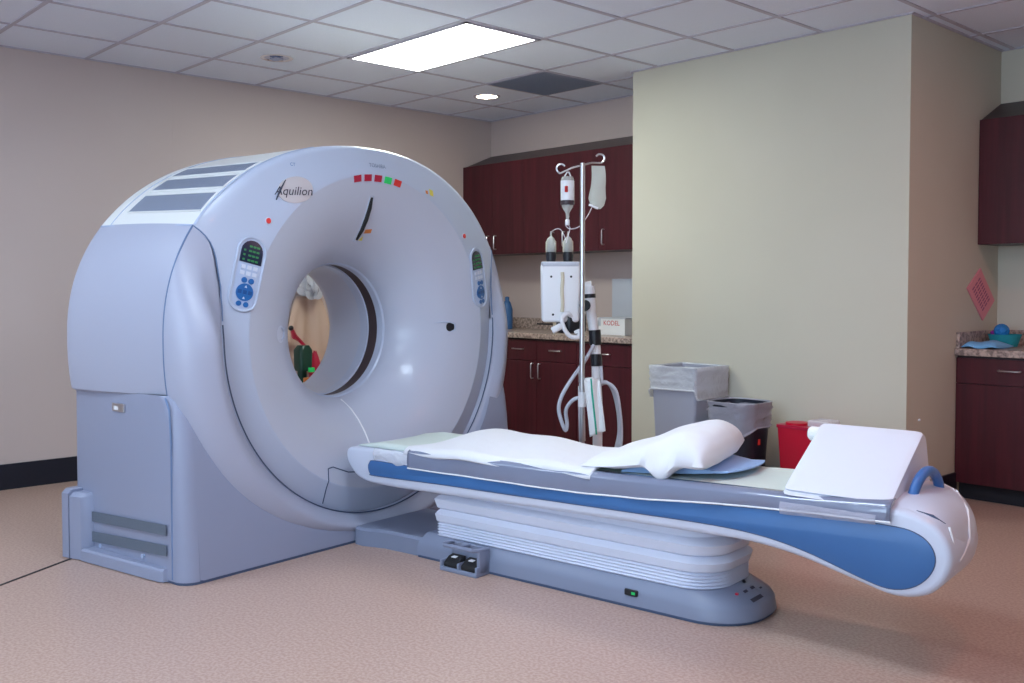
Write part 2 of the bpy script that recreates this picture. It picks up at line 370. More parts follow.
# things on the back counter and wall
o = MB().box((-.14, -.012, -.165), (.14, 0, .165), ch=.003).make('wall_panel', 'hose', smooth=0)
one(o, 'flat grey rectangular panel on the wall above the counter, beside the pillar', 'panel', (-5.03, 5.899, 1.172))
t = thing('paper_box', 'small white box with red lettering on the back counter beside the pillar', 'box', (-4.84, 5.60, .912))
MB().box((-4.96, 5.52, .912), (-4.72, 5.68, 1.035), ch=.003).make('carton', 'white', t, smooth=0)
vs, fs = text_mesh('KODEL', .05)
MB().add([(-4.85+v.x, 5.518, 1.0+v.y) for v in vs], fs).make('lettering', 'redink', t, smooth=0)
MB().box((-4.97, 5.515, 1.035), (-4.71, 5.685, 1.043), ch=.002).make('lid', 'hose', t, smooth=0)
for (dx, dz, mt_, lb_) in ((0, 0, 'hose', 'grey small carton at the bottom left of the four behind the injector column'), (.09, 0, 'white', 'white small carton at the bottom right, touching the lettered white box'),
        (0, .061, 'white', 'white small carton at the top left of the four behind the injector column'), (.09, .061, 'hose', 'grey small carton at the top right, beside the lettered white box')):
    o = MB().box((-.0425, -.05, 0), (.0425, .05, .06), ch=.004).make('carton', mt_, smooth=0)
    one(o, lb_, 'carton', (-5.105+dx, 5.65, .9125+dz), group='small cartons on the back counter')
o = MB().lathe([(.0, 0), (.042, 0), (.05, .11), (.046, .11), (.04, .01), (0, .01)], seg=24).make('plastic_cup', 'cream')
one(o, 'cream plastic cup on the back counter left of the white injector head', 'cup', (-5.58, 5.70, .912))
t = thing('spray_bottle', 'blue bottle on the back counter just right of the scanner edge', 'bottle', (-6.20, 5.70, .912))
MB().lathe([(0, 0), (.045, 0), (.048, .01), (.048, .17), (.03, .23), (.015, .245), (.015, .26), (0, .26)], (-6.20, 5.70, .912), seg=20).make('body', 'blue', t)
MB().lathe([(.018, .245), (.018, .275), (0, .28)], (-6.20, 5.70, .912), seg=16).make('cap', 'blue', t)
t = thing('faucet', 'dark low faucet with lever at the back of the counter', 'faucet', (-5.62, 5.78, .912))
MB().tube([(-5.85, 5.72, .965), (-5.62, 5.78, .962), (-5.44, 5.80, .96)], .007, 8).make('spout', 'kick', t)
MB().lathe([(.02, 0), (.02, .03), (.012, .07), (0, .08)], (-5.62, 5.78, .912), seg=16).make('body', 'kick', t)
MB().sphere((-5.45, 5.80, .965), .016).make('knob', 'chrome', t)

# right alcove: pack, bowl, foil ball, cap, pink notice
o = MB().grid(lambda u, v: Vector(((u-.5)*.20, (v-.5)*.26, .006+.030*(1-(2*u-1)**6)*(1-(2*v-1)**6)+.006*sin(9*u+4*v))), 20, 20).make('folded_pack', 'sky', solid=.006)
one(o, 'light blue folded drape pack lying on the alcove counter', 'drape pack', (-2.345, 6.06, .906))
o = MB().lathe([(0, 0), (.07, 0), (.095, .075), (.09, .075), (.066, .008), (0, .008)], seg=32).make('bowl', 'teal')
one(o, 'teal round basin on the alcove counter behind the blue pack', 'basin', (-2.33, 6.28, .906))
o = MB().sphere((0, 0, 0), .045, 20).make('foil_ball', 'bball', smooth=60)
one(o, 'shiny blue foil ball resting in the teal basin', 'ball', (-2.345, 6.27, 1.0))
o = MB().sphere((0, 0, 0), .022, 14, sc=(1.3, 1, .8)).make('cap', 'purple')
one(o, 'small purple cap lying in the teal basin', 'cap', (-2.40, 6.31, .985))
t = thing('wall_notice', 'pink printed notice hung as a diamond on the pillar side', 'notice', (BX+.006, 6.25, 1.23))
q = [(6.037, 1.262), (6.226, 1.385), (6.452, 1.185), (6.275, 1.062)]
MB().loft([[(BX+.002, a, b) for a, b in q], [(BX+.010, a, b) for a, b in q]]).make('board', 'pink', t, smooth=0)
cx_, cz_ = 6.247, 1.224; pr = MB()
for k in range(9):
    for s in range(3):
        u0, v0 = .17+.22*s, .14+.08*k
        P = []
        for (uu, vv) in ((u0, v0), (u0+.17, v0), (u0+.17, v0+.04), (u0, v0+.04)):
            A = lerp(Vector(q[0]), Vector(q[1]), uu); B_ = lerp(Vector(q[3]), Vector(q[2]), uu); X = lerp(A, B_, vv); P.append((BX+.0106, X.x, X.y))
        pr.add(P, [(0, 1, 2, 3)])
pr.make('print', 'pinkd', t, smooth=0)
o = MB().sphere((0, 0, 0), .008, 10).make('wall_pin', 'white'); one(o, 'tiny white pin in the lower pillar side', 'pin', (BX+.006, 5.42, .52))

# ================================================================== SCANNER
ZC = 1.037
def Ro(th, n=.25):
    c, s = cos(th), sin(th)
    rx = 1.185+(0.25-n)*.09 if c < 0 else 1.095+(.25-n)*.02
    rz = .95 if s > 0 else 1.028; p = 2.15 if s > 0 else 2.35
    return 1/((abs(c)/rx)**p+(abs(s)/rz)**p)**(1/p)
TC = math.radians(25.8)
def rseam(th):
    a = abs(math.atan2(sin(th), abs(cos(th))))          # elevation from the horizontal
    if sin(th) <= 0: return .925
    d = math.degrees(a)
    return interp([(0, .925), (8, .934), (14, .956), (18, .985), (20.5, 1.006), (22.5, 1.030), (23.8, 1.054), (24.8, 1.085), (25.4, 1.115), (25.8, 1.15)], d)
def funnel_n(r):
    s = max(0, min(1, (r-.362)/.438)); return .01+.34*(.72*(1-(1-s)**2.4)**.6+.28*s)
def front_n(th, r, shell=False):
    if r <= .80: return funnel_n(r)
    R = Ro(th); low = sstep((.40-sin(th))/.45); ri = sstep((cos(th)-.2)/.6)
    us = (lerp(1.0, .925, low)-.8)/(R-.8); us = min(us, .8)
    u = min(1, (r-.8)/(R-.8))
    cone = .352-lerp(.20, .34, low)*(r-.8)
    if shell: base = lerp(cone, .338+lerp(.105, .05, ri)*sstep((u-us*.95)/.3), low)
    else: base = cone
    u0 = us+(.28-.2*ri)*(1-us); f = max(0, (u-u0)/(1-u0))
    if not shell and low > 0: f *= 1-low*(1 if sin(th) < 0 else sstep((.42-sin(th))/.3))
    return .27+(base-.27)*max(0, 1-f**(2.3-.3*ri))**(1/(2.3-.3*ri))
def fmap(w, z, h=0):
    r = math.hypot(w, z-ZC); th = math.atan2(z-ZC, w)
    e = .002; n0 = front_n(th, r)
    def nn(a, b): return front_n(math.atan2(b-ZC, a), math.hypot(a, b-ZC))
    g = Vector((1, -(nn(w+e, z)-n0)/e, -(nn(w, z+e)-n0)/e)).normalized()
    return Vector((n0, w, z))+g*h
def cw(th, r, n): return Vector((n, r*cos(th), ZC+r*sin(th)))

sc = thing('ct_scanner', 'large pale blue ring-shaped CT scanner gantry standing on the floor', 'medical scanner', (0, 0, 0), 'scan')
NT = 200
TH = [math.radians(-180+360*i/NT) for i in range(NT+1)]
# funnel (front bell of the bore)
MB().grid(lambda u, v: cw(u*2*PI, .362+.438*v**1.6, funnel_n(.362+.438*v**1.6)), NT, 30).make('bore_funnel', 'gf', sc, smooth=60)
# fascia
FT = []
for k in range(360):
    FT.append(float(k)); d_ = k if k < 90 else 180-k
    if 14 <= d_ < 27: FT += [k+q_/8 for q_ in range(1, 8)]
FT.append(360.0)
def fas(u, v):
    th = math.radians(FT[round(u*(len(FT)-1))]); uppr = sin(th) > sin(TC)
    rb = Ro(th) if uppr else min(rseam(th), Ro(th))
    v2 = 1-(1-v)**1.5 if uppr else v
    r = lerp(.80, rb, v2)
    return cw(th, r, front_n(th, r))
MB().grid(fas, len(FT)-1, 26).make('front_fascia', 'gw', sc, smooth=50)
# front shell round the fascia (from one top corner round the bottom to the other)
SHT = [154.2+k*.2 for k in range(60)]+[166.2+k for k in range(208)]+[374.2-.2+k*.2 for k in range(1, 60)]+[385.8]
def shell_th(u): return math.radians(SHT[round(u*(len(SHT)-1))])
def shl(u, v):
    th = shell_th(u); ra, rb = min(rseam(th)+.003, Ro(th)), Ro(th)
    v2 = 1-(1-v)**1.7; r = lerp(ra, rb, v2)
    n = front_n(th, r, True)
    if v == 0: n = front_n(th, r, True)-(.012 if sin(th) > .05 else .03); r = ra-.003
    return cw(th, r, n)
MB().grid(shl, len(SHT)-1, 22).make('front_shell', 'gs', sc, smooth=50)
# gaskets
def along(th0, th1, fn, n): return [fn(lerp(th0, th1, k/n)) for k in range(n+1)]
MB().tube([cw(t, min(rseam(t), Ro(t)-.002)+.002, front_n(t, min(rseam(t), Ro(t)), True)-.0005) for t in [math.radians(a_) for a_ in SHT if 176 <= a_ <= 364]], .0034, 6).make('seam_gasket', 'gd', sc)
for part_ in ([a_ for a_ in SHT if a_ <= 176], [a_ for a_ in SHT if a_ >= 364]):
    MB().tube([cw(t, min(rseam(t), Ro(t)-.002)+.002, front_n(t, min(rseam(t), Ro(t)), True)-.0005) for t in [math.radians(a_) for a_ in part_]], .0034, 6).make('seam_gasket', 'gm', sc)
MB().tube(along(PI-TC, PI+math.radians(17), lambda t: cw(t, Ro(t, .27)+.0005, .272), 30)+[(.29, -1.188, .79), (.325, -1.1915, .74), (.335, -1.1915, .60), (.338, -1.193, .02)], .0042, 6).make('side_gasket', 'gm', sc)
MB().tube(along(TC, -math.radians(17), lambda t: cw(t, Ro(t, .27)+.0005, .272), 30), .0042, 6).make('side_gasket', 'gm', sc)
# side covers
def side(th0, th1, name, lipw=0):
    def f(u, v):
        th = lerp(th0, th1, u); n = lerp(.268, -.43, min(1, v/.85)); r = Ro(th, n)
        r += .012*sin(PI*min(1, v/.85))
        if v > .85: k = (v-.85)/.15; n = -.43-.05*sin(k*PI/2); r = Ro(th, -.43)-.06*(1-cos(k*PI/2))
        return cw(th, r, n)
    b = MB(); b.grid(f, 90, 28)
    b.grid(lambda u, v: f(1, v)*(1-u)+Vector((f(1, v).x, f(1, v).y*.95, f(1, v).z-.035))*u, 3, 28)
    return b.make(name, 'gs', sc, smooth=50)
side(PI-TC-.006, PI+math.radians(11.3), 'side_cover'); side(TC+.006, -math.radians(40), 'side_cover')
MB().grid(lambda u, v: cw(lerp(math.radians(-110), math.radians(-70), u), Ro(lerp(math.radians(-110), math.radians(-70), u), lerp(.27, -.48, v)), lerp(.27, -.48, v)), 30, 4).make('underside', 'gb', sc, smooth=50)
# top cover with the three vents
def top(u, v):
    th = lerp(TC, PI-TC, u); n = lerp(.27, -.43, min(1, v/.85)); r = Ro(th, n)
    if v > .85: k = (v-.85)/.15; n = -.43-.05*sin(k*PI/2); r = Ro(th, -.43)-.06*(1-cos(k*PI/2))
    return cw(th, r, n)
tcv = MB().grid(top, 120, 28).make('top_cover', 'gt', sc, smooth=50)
MB().tube([cw(PI-TC, Ro(PI-TC, n)+.001, n) for n in [.27-.70*k/12 for k in range(13)]], .0055, 6).make('top_gasket', 'panel', sc)
MB().tube([cw(TC, Ro(TC, n)+.001, n) for n in [.27-.70*k/12 for k in range(13)]], .0055, 6).make('top_gasket', 'panel', sc)
MB().tube(along(PI-TC, math.radians(112), lambda t: cw(t, Ro(t, .30)+.001, .285), 24), .0022, 6).make('top_gasket', 'panel', sc)
MB().tube(along(PI-TC, math.radians(95), lambda t: cw(t, Ro(t, -.36)+.001, -.36), 24), .0022, 6).make('top_gasket', 'panel', sc)
for a0, a1, na, nb in ((150, 143.8, .262, -.30), (142, 136.4, .262, -.305), (134.8, 129, .262, -.33)):
    vg = MB()
    def vf(u, v):
        th = math.radians(lerp(a0, a1, v)); n = lerp(na, nb, u); return cw(th, Ro(th, n)+.0025, n)
    vg.grid(vf, 30, 8); vp = vg.make('vent_grille', 'vent', sc, smooth=50)
    loop = [vf(k/20, 0) for k in range(21)]+[vf(1, k/6) for k in range(1, 7)]+[vf(1-k/20, 1) for k in range(1, 21)]+[vf(0, 1-k/6) for k in range(1, 6)]
    MB().tube(loop, .0045, 6, closed=True).make('vent_frame', 'gt', vp)
# back
def bk(u, v):
    th = u*2*PI; r = lerp(Ro(th, -.43)-.06, .47, v); return cw(th, r, -.48-.02*sin(PI*v))
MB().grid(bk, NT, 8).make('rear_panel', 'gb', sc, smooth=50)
# bore
MB().lathe([(.362, .012), (.354, .004), (.352, -.02), (.354, -.042), (.36, -.044)], (0, 0, ZC), (1, 0, 0), 128).make('bore_ring', 'gw', sc)
MB().lathe([(.36, -.043), (.36, -.118)], (0, 0, ZC), (1, 0, 0), 128).make('scan_window', 'woodtop', sc)
MB().lathe([(.36, -.117), (.352, -.12), (.352, -.18), (.36, -.184)], (0, 0, ZC), (1, 0, 0), 128).make('bore_ring', 'gw', sc)
MB().lathe([(.36, -.184), (.356, -.30), (.358, -.42), (.366, -.465), (.40, -.49), (.47, -.492)], (0, 0, ZC), (1, 0, 0), 128).make('rear_funnel', 'gf', sc, smooth=60)
# lower housing box
def rrect(n0, n1, w0, w1, r, seg=8, rb=None):
    pts = []
    for (cn, cw_, a0) in ((n1-r, w1-r, 0), (n0+.03, w1-.03, 90), (n0+.03, w0+.03, 180), (n1-r, w0+r, 270)):
        rr = r if a0 in (0, 270) else .03
        for k in range(seg+1): a = math.radians(a0+90*k/seg); pts.append((cn+rr*cos(a), cw_+rr*sin(a)))
    return pts
PN = [(0, .428), (.1, .422), (.35, .405), (.52, .392), (.62, .378), (.70, .360), (.78, .33), (.80, .30)]
HL, HR = -1.19, 1.04
def hring(z, hwl, hwr, r, dn=0):
    nf = interp(PN, z)-dn; pts = []
    for k in range(11): a = -PI/2*k/10; pts.append(Vector((nf-r+r*cos(a), hwl+r+r*sin(a), z)))
    for a0 in (-90, -120, -150, -180): a = math.radians(a0); pts.append(Vector((-.435+.03*cos(a), hwl-.013+.03+.03*sin(a), z)))
    for a0 in (180, 150, 120, 90): a = math.radians(a0); pts.append(Vector((-.435+.03*cos(a), hwr-.03+.03*sin(a), z)))
    for k in range(11): a = PI/2*(1-k/10); pts.append(Vector((nf-r+r*cos(a), hwr-r+r*sin(a), z)))
    return pts
CR = .075
lh = MB()
for sd in (0, 1):
    rr_ = []
    for z in (.012, .2, .35, .52, .62, .70, .78, .800):
        h_ = hring(z, HL-.004*(1-z), HR, CR)
        rr_.append(h_[:15]+[Vector((-.464, -.75, z))] if sd == 0 else [Vector((-.464, .75, z))]+h_[15:])
    lh.loft(rr_, False, (0, 0))
# front panel: from the shell's ridge out to the straight corners and the floor edge
def ridge(th):
    R_ = Ro(th); r = R_*.999
    while r > .95:
        if front_n(th, r, True) >= interp(PN, ZC+r*sin(th)): return r
        r -= .002
    return r
tha, thb = PI+math.radians(12.4), 2*PI-math.radians(14.5)
def fp(u, v):
    th = lerp(tha, thb, u); c_, s_ = cos(th), sin(th)
    re = min((abs(HL)-CR+.003)/abs(c_) if c_ < 0 else (HR-CR)/max(c_, 1e-6), (ZC-.012)/max(1e-6, -s_))
    ri = min(ridge(th), re); r = lerp(ri, re, v)
    return Vector((interp(PN, ZC+r*s_)-.003*(v == 0), r*c_, ZC+r*s_))
lh.grid(fp, 240, 10)
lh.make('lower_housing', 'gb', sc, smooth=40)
rr = [(a, b) for a, b in rrect(-.46, .425, -1.19, 1.04, .07)]
MB().loft([[Vector((a, b, .0)) for a, b in rr], [Vector((a, b, .014)) for a, b in rr]]).make('floor_gasket', 'gd', sc, smooth=0)
# bumper on the near side: low strip and rear column
def bump(w1, off): return [(off[0], w1)]
bs = MB()
q = [(.30, -1.19), (.295, -1.212), (.27, -1.222), (-.305, -1.264), (-.31, -1.19)]
bs.loft([[Vector((a, b, z)) for a, b in q] for z in (0.004, .05)]+[[Vector((a, b+.007*(i in (1, 2, 3)), .060)) for i, (a, b) in enumerate(q)]])
bs.make('side_skirt', 'gb', sc, smooth=30)
q = [(-.295, -1.19), (-.30, -1.235), (-.315, -1.258), (-.385, -1.275), (-.39, -1.19)]
MB().loft([[Vector((a, b, z)) for a, b in q] for z in (.004, .295)]+[[Vector((a-.008*(i < 3), b+.02*(0 < i < 4), .312)) for i, (a, b) in enumerate(q)]]).make('corner_bumper', 'gb', sc, smooth=30)
q = [(-.394, -1.17), (-.394, -1.277), (-.44, -1.283), (-.46, -1.27), (-.465, -1.17)]
MB().loft([[Vector((a, b, z)) for a, b in q] for z in (.004, .305)]+[[Vector((a, b+.02*(0 < i < 4), .322)) for i, (a, b) in enumerate(q)]]).make('corner_bumper', 'gb', sc, smooth=30)
# side slots, latch, screws
for za, zb, zc_, zd in ((.180, .225, .206, .250), (.085, .132, .117, .163)):
    wv = lambda n: -1.199-.015*(.4-n)
    q = [(-.298, za), (.306, zc_), (.306, zd), (-.298, zb)]
    MB().loft([[Vector((a, wv(a), b)) for a, b in q], [Vector((a, wv(a)-.004, b)) for a, b in q]]).make('side_slot', 'slot', sc, smooth=0)
MB().box((-.118, -1.2065, .708), (-.018, -1.196, .745), ch=.002).make('latch_plate', 'steel', sc, smooth=0)
MB().box((-.10, -1.2075, .716), (-.065, -1.206, .732)).make('latch_mark', 'white', sc, smooth=0)
for a, b in ((-.242, .048), (.118, .062)):
    MB().cyl((a, -1.19, b+.024), (a, -1.2065, b+.024), .010, seg=14).make('screw_cap', 'panel', sc)

# --- details following the front surface
def pill(cx, cz, hw, hl, tilt, seg=10):
    pts = []
    for k in range(seg+1): a = PI*k/seg; pts.append((hw*cos(a), (hl-hw)+hw*sin(a)))
    for k in range(seg+1): a = PI+PI*k/seg; pts.append((hw*cos(a), -(hl-hw)+hw*sin(a)))
    c, s = cos(tilt), sin(tilt)
    return [(cx+x*c-y*s, cz+x*s+y*c) for x, y in pts]
def patch(pts, h, t, name, mt, parent, smooth=35):
    """closed outline in (w, z) laid on the front surface as a thin solid"""
    cx = sum(p[0] for p in pts)/len(pts); cz = sum(p[1] for p in pts)/len(pts)
    b = MB(); rings = []
    for k in (0, .5, 1):
        rings.append([fmap(lerp(p[0], cx, 1-k), lerp(p[1], cz, 1-k), h+t) for p in pts] if k else None)
    n = len(pts); top_ = [fmap(cx, cz, h+t)]+rings[1]+rings[2]+[fmap(p[0], p[1], h-.004) for p in pts]
    fs = []
    for i in range(n):
        j = (i+1) % n; fs += [(0, 1+i, 1+j), (1+i, 1+n+i, 1+n+j, 1+j), (1+n+i, 1+2*n+i, 1+2*n+j, 1+n+j)]
    return b.add(top_, fs).make(name, mt, parent, smooth=smooth)
def control(cx, cz, tilt, mir=1):
    c, s = cos(tilt), sin(tilt)
    P = lambda x, y: (cx+x*c-y*s, cz+x*s+y*c)
    pn = patch(pill(cx, cz, .066, .170, tilt, 14), .0, .002, 'control_panel', 'gw', sc)
    ring = [fmap(*p, .004) for p in pill(cx, cz, .066, .170, tilt, 16)]
    MB().tube(ring, .006, 8, closed=True).make('rim', 'gw', pn)
    patch(pill(cx, cz, .054, .158, tilt, 12), .002, .001, 'keypad', 'panel', pn)
    def arch(hw, y0, y1):
        pts = [(-hw, y0), (hw, y0)]
        for k in range(11): a = PI*k/10; pts.append((hw*cos(a), y1-hw+hw*sin(a)))
        return [P(*p) for p in pts]
    dp = patch(arch(.052, .050, .156), .003, .002, 'display', 'lcd', pn)
    for k in range(4):
        y = .062+k*.0215
        for a, b in ((-.040, -.030), (-.016, -.002), (.002, .016), (.020, .034)):
            if k == 3 and a < -.03: continue
            mtn = 'digit'
            patch([P(a, y-.0035), P(b, y-.0035), P(b, y+.005), P(a, y+.005)], .0055, .0006, 'digits', mtn, dp, 0)
    for r_ in range(2):
        for k in range(3):
            x, y = -.029+k*.029, .030-r_*.028
            patch([P(x-.010, y-.009), P(x+.010, y-.009), P(x+.010, y+.009), P(x-.010, y+.009)], .003, .003, 'key', 'key', pn, 0)
    def disc(x, y, r, mt, nm, h=.004, k=16, par=None, sy=1):
        return patch([P(x+r*cos(2*PI*i/k), y+r*sy*sin(2*PI*i/k)) for i in range(k)], .003, h, nm, mt, par or pn)
    disc(-.013, -.030, .013, 'dial', 'button'); disc(.020, -.030, .013, 'dial', 'button')
    dd = disc(0, -.084, .040, 'dial', 'direction_pad', k=24)
    for x, y in ((-.024, 0), (.024, 0), (0, .0)):
        patch([P(x-.009, -.084+y-.009), P(x+.009, -.084+y-.009), P(x+.009, -.084+y+.009), P(x-.009, -.084+y+.009)], .007, .001, 'pad_key', 'dial2', dd, 0)
    for y in (.026, -.026):
        patch([P(-.006, -.084+y-.005), P(.006, -.084+y-.005), P(0, -.084+y+.006)], .007, .001, 'pad_key', 'key', dd, 0)
    disc(-.016, -.138, .012, 'dial', 'button'); disc(.017, -.138, .012, 'dial', 'button')
control(-.800, 1.325, math.radians(-14))
control(.795, 1.322, math.radians(9))
for k, (w, z) in enumerate(((-.141, 1.813), (-.071, 1.823), (-.001, 1.825), (.069, 1.821), (.138, 1.812))):
    a = -.17*(k-2)*.6; c, s = cos(a), sin(a)
    q = [(x*c-y*s, x*s+y*c) for x, y in ((-.024, -.016), (.024, -.016), (.024, .016), (-.024, .016))]
    bz = patch([(w+x*1.25, z+y*1.35) for x, y in q], 0, .0012, 'lamp_bezel', 'gw', sc, 0)
    patch([(w+x, z+y) for x, y in q], .001, .003, 'status_lamp', ['redl', 'redl', 'redl', 'green', 'redb'][k], sc, 0)
for w, z in ((-.683, 1.572), (.665, 1.557)):
    bb = patch([(w+.016*cos(2*PI*i/16), z+.018*sin(2*PI*i/16)) for i in range(16)], 0, .002, 'button_collar', 'key', sc)
    patch([(w+.011*cos(2*PI*i/14), z+.013*sin(2*PI*i/14)) for i in range(14)], .002, .006, 'emergency_button', 'redb', sc)
# maker's oval badge
ba = math.radians(14)
def el(cx, cz, a, b, tl, n=28): return [(cx+a*cos(2*PI*i/n)*cos(tl)-b*sin(2*PI*i/n)*sin(tl), cz+a*cos(2*PI*i/n)*sin(tl)+b*sin(2*PI*i/n)*cos(tl)) for i in range(n)]
bd = patch(el(-.525, 1.727, .098, .062, ba), 0, .004, 'badge', 'badge', sc)
vs, fs = text_mesh('Aquilion', .058, .35)
MB().add([fmap(-.540+v.x*cos(.05)*1.05-v.y*sin(.05), 1.718+v.x*sin(.05)+v.y*cos(.05), .0055) for v in vs], fs).make('badge_lettering', 'ink', bd, smooth=0)
MB().tube([fmap(-.635, 1.672, .006), fmap(-.612, 1.715, .007), fmap(-.575, 1.770, .006)], [.003, .005, .002], 6).make('badge_flourish', 'ink', bd)
vs, fs = text_mesh('TOSHIBA', .028)
MB().add([fmap(-.0+v.x, 1.889+v.y, .002) for v in vs], fs).make('maker_lettering', 'greyink', sc, smooth=0)
vs, fs = text_mesh('CT', .022)
MB().add([fmap(-.525+v.x, 1.848+v.y, .002) for v in vs], fs).make('small_lettering', 'dial', sc, smooth=0)
patch([(.352, 1.775), (.37, 1.772), (.37, 1.790), (.352, 1.793)], 0, .001, 'warning_label', 'orange', sc, 0)
patch([(.385, 1.770), (.415, 1.762), (.415, 1.795), (.385, 1.803)], 0, .001, 'warning_label', 'yellow', sc, 0)
# laser slit
sl = [(-.021, ZC+r) for r in (.692, .64, .58, .53, .48)]
MB().tube([fmap(a, b, .0035) for a, b in sl], [.006, .012, .013, .012, .006], 8).make('laser_slit', 'rubber', sc)
rim_ = [(-.021+dx, ZC+r) for dx, rs in ((.013, (.70, .64, .58, .53, .47)), (-.013, (.47, .53, .58, .64, .70))) for r in rs]
MB().tube([fmap(a, b, .001) for a, b in rim_], .0028, 6, closed=True).make('slit_frame', 'gw', sc)
patch([(.008, 1.548), (.052, 1.552), (.05, 1.572), (.008, 1.568)], 0, .001, 'warning_label', 'orange', sc, 0)
patch([(-.004, 1.512), (.022, 1.512), (.012, 1.535)], 0, .001, 'warning_label', 'yellow', sc, 0)
# finger recesses at both sides of the bell
for w0, sg in ((.61, 1), (-.555, -1)):
    hr = patch(pill(w0, 1.042, .022 if sg > 0 else .036, .026 if sg > 0 else .042, 0, 8), -.001, .002, 'grip_recess', 'black' if sg > 0 else 'key', sc)
    MB().tube([fmap(w0-sg*.09, 1.066, .001), fmap(w0-sg*.04, 1.070, .003), fmap(w0, 1.070, .004), fmap(w0+.026*1, 1.058, .003), fmap(w0+.027, 1.026, .003), fmap(w0, 1.014, .003)], [.001, .004, .005, .005, .005, .003], 8).make('grip_rim', 'gw', hr)
def dens(pp):
    out = []
    for (a, b), (c, d) in zip(pp, pp[1:]):
        for k in range(8): out.append((lerp(a, c, k/8), lerp(b, d, k/8)))
    return out+[pp[-1]]
# seam below the bore, highlight painted white, and the lower access cover outline
MB().tube([fmap(-.004, ZC-r, .001) for r in (.372, .42, .47, .53, .6, .66)], .0045, 6).make('lower_seam_highlight', 'white', sc)
MB().tube([fmap(a, b, .0012) for a, b in dens([(-.353, .20), (-.35, .28), (-.335, .372), (-.30, .375), (-.20, .335), (0, .31), (.2, .335), (.30, .375), (.335, .372), (.35, .28), (.353, .20)])], .0028, 6).make('access_cover_seam', 'gd', sc)

# ================================================================== PATIENT TABLE
pt = thing('patient_table', 'long white and blue scanner patient table on a low pedestal', 'patient table', (1.7, 0, 0), 'scan')
# pedestal
def nose(n0, n1, hw, r, seg=12):
    pts = [(n0, hw), (n0, -hw)]
    for k in range(seg+1): a = -PI/2+PI/2*k/seg; pts.append((n1-r+r*cos(a), -hw+r+r*sin(a)))
    for k in range(seg+1): a = PI/2*k/seg; pts.append((n1-r+r*cos(a), hw-r+r*sin(a)))
    return pts
rg = []
for z, d in ((.012, 0), (.055, .004), (.075, .012), (.112, .05), (.118, .065)):
    rg.append([Vector((a, b, z)) for a, b in nose(.845+d*.6, 2.495-d*1.5, .232-d*.7, .20)])
MB().loft(rg).make('pedestal_base', 'ped', pt, smooth=30)
rg = [[Vector((a, b, z)) for a, b in nose(.85, 2.488, .228, .20)] for z in (0, .013)]
MB().loft(rg).make('floor_gasket', 'gd', pt, smooth=0)
cn = MB()
q = [(.445, .26), (.445, -.255), (.50, -.262), (.62, -.225), (.87, -.215), (.87, .215), (.62, .225), (.50, .262)]
cn.loft([[Vector((a, b, z)) for a, b in q] for z in (.0, .075)]+[[Vector((a, b*.96, .088)) for a, b in q]])
cn.make('bridge_cover', 'ped', pt, smooth=30)
# bellows
bl = MB(); rings = []
prof = [(.112, .198), (.118, .204), (.123, .197), (.130, .204), (.136, .197), (.143, .204), (.149, .197), (.156, .204), (.162, .197), (.169, .204), (.175, .196), (.183, .206), (.215, .212), (.232, .200), (.238, .194), (.246, .204), (.285, .214), (.300, .200), (.308, .186), (.34, .18), (.36, .175)]
for z, hw in prof:
    e = hw-.2
    rings.append([Vector((a, b, z)) for a, b in nose(.955-e, 2.365+e*1.5, hw, .15)])
bl.loft(rings).make('bellows', 'bellow', pt, smooth=25)
# couch body
def fround(p):
    if p.y > 0 and p.x > 2.95: p.x = 2.95+(p.x-2.95)*(1-.42*min(1, p.y/.27)**2.2)
    return p
side_o = [(.40, .470), (.392, .44), (.404, .402), (.455, .35), (.52, .325), (.60, .317), (.79, .317), (1.03, .323), (1.38, .333), (2.0, .348), (2.27, .352), (2.48, .355), (2.594, .350), (2.73, .331), (2.85, .302), (2.936, .281), (3.03, .260), (3.10, .265), (3.16, .29), (3.205, .343), (3.222, .405), (3.208, .462), (3.17, .508), (3.10, .540), (3.02, .546), (2.7, .522), (2.0, .503), (1.4, .494), (.8, .490), (.50, .487), (.43, .483)]
so = spline([(a, 0, b) for a, b in side_o], 4, True)
def shrink(pts, d):
    n = len(pts); out = []
    for i in range(n):
        t_ = (pts[(i+1) % n]-pts[i-1]).normalized(); nrm = Vector((t_.z, 0, -t_.x)); out.append(pts[i]-nrm*d)
    return out
def area(p): return sum(p[i].x*p[(i+1) % len(p)].z-p[(i+1) % len(p)].x*p[i].z for i in range(len(p)))
sg = 1 if area(so) > 0 else -1
rings = []
for w, d in ((-.27, .022), (-.268, .012), (-.262, .005), (-.25, 0), (0, 0), (.08, 0), (.15, 0), (.2, 0), (.25, 0), (.262, .005), (.268, .012), (.27, .022)):
    rings.append([fround(p+Vector((0, w, 0))) for p in shrink(so, d*sg)])
MB().loft(rings).make('couch_body', 'couch', pt, smooth=40)
blue_o = [(.558, .397), (.572, .368), (.61, .360), (1.03, .372), (1.38, .378), (2.09, .392), (2.35, .396), (2.52, .392), (2.65, .378), (2.78, .350), (2.936, .303), (3.028, .284), (3.10, .30), (3.151, .343), (3.172, .396), (3.157, .446), (3.106, .48), (3.01, .490), (2.7, .487), (2.09, .456), (1.38, .438), (.82, .433), (.60, .432), (.568, .42)]
bo = spline([(a, 0, b) for a, b in blue_o], 4, True)
for s in (-1, 1):
    MB().loft([[fround(p+Vector((0, s*.262, 0))) for p in bo], [fround(p+Vector((0, s*.2725, 0))) for p in bo], [fround(p+Vector((0, s*.274, 0))) for p in shrink(bo, .003*(1 if area(bo) > 0 else -1))]]).make('blue_side_panel', 'blue', pt, smooth=30)
    MB().tube([fround(p+Vector((0, s*.2715, 0))) for p in bo], .0022, 6, closed=True).make('panel_edge', 'gd', pt)
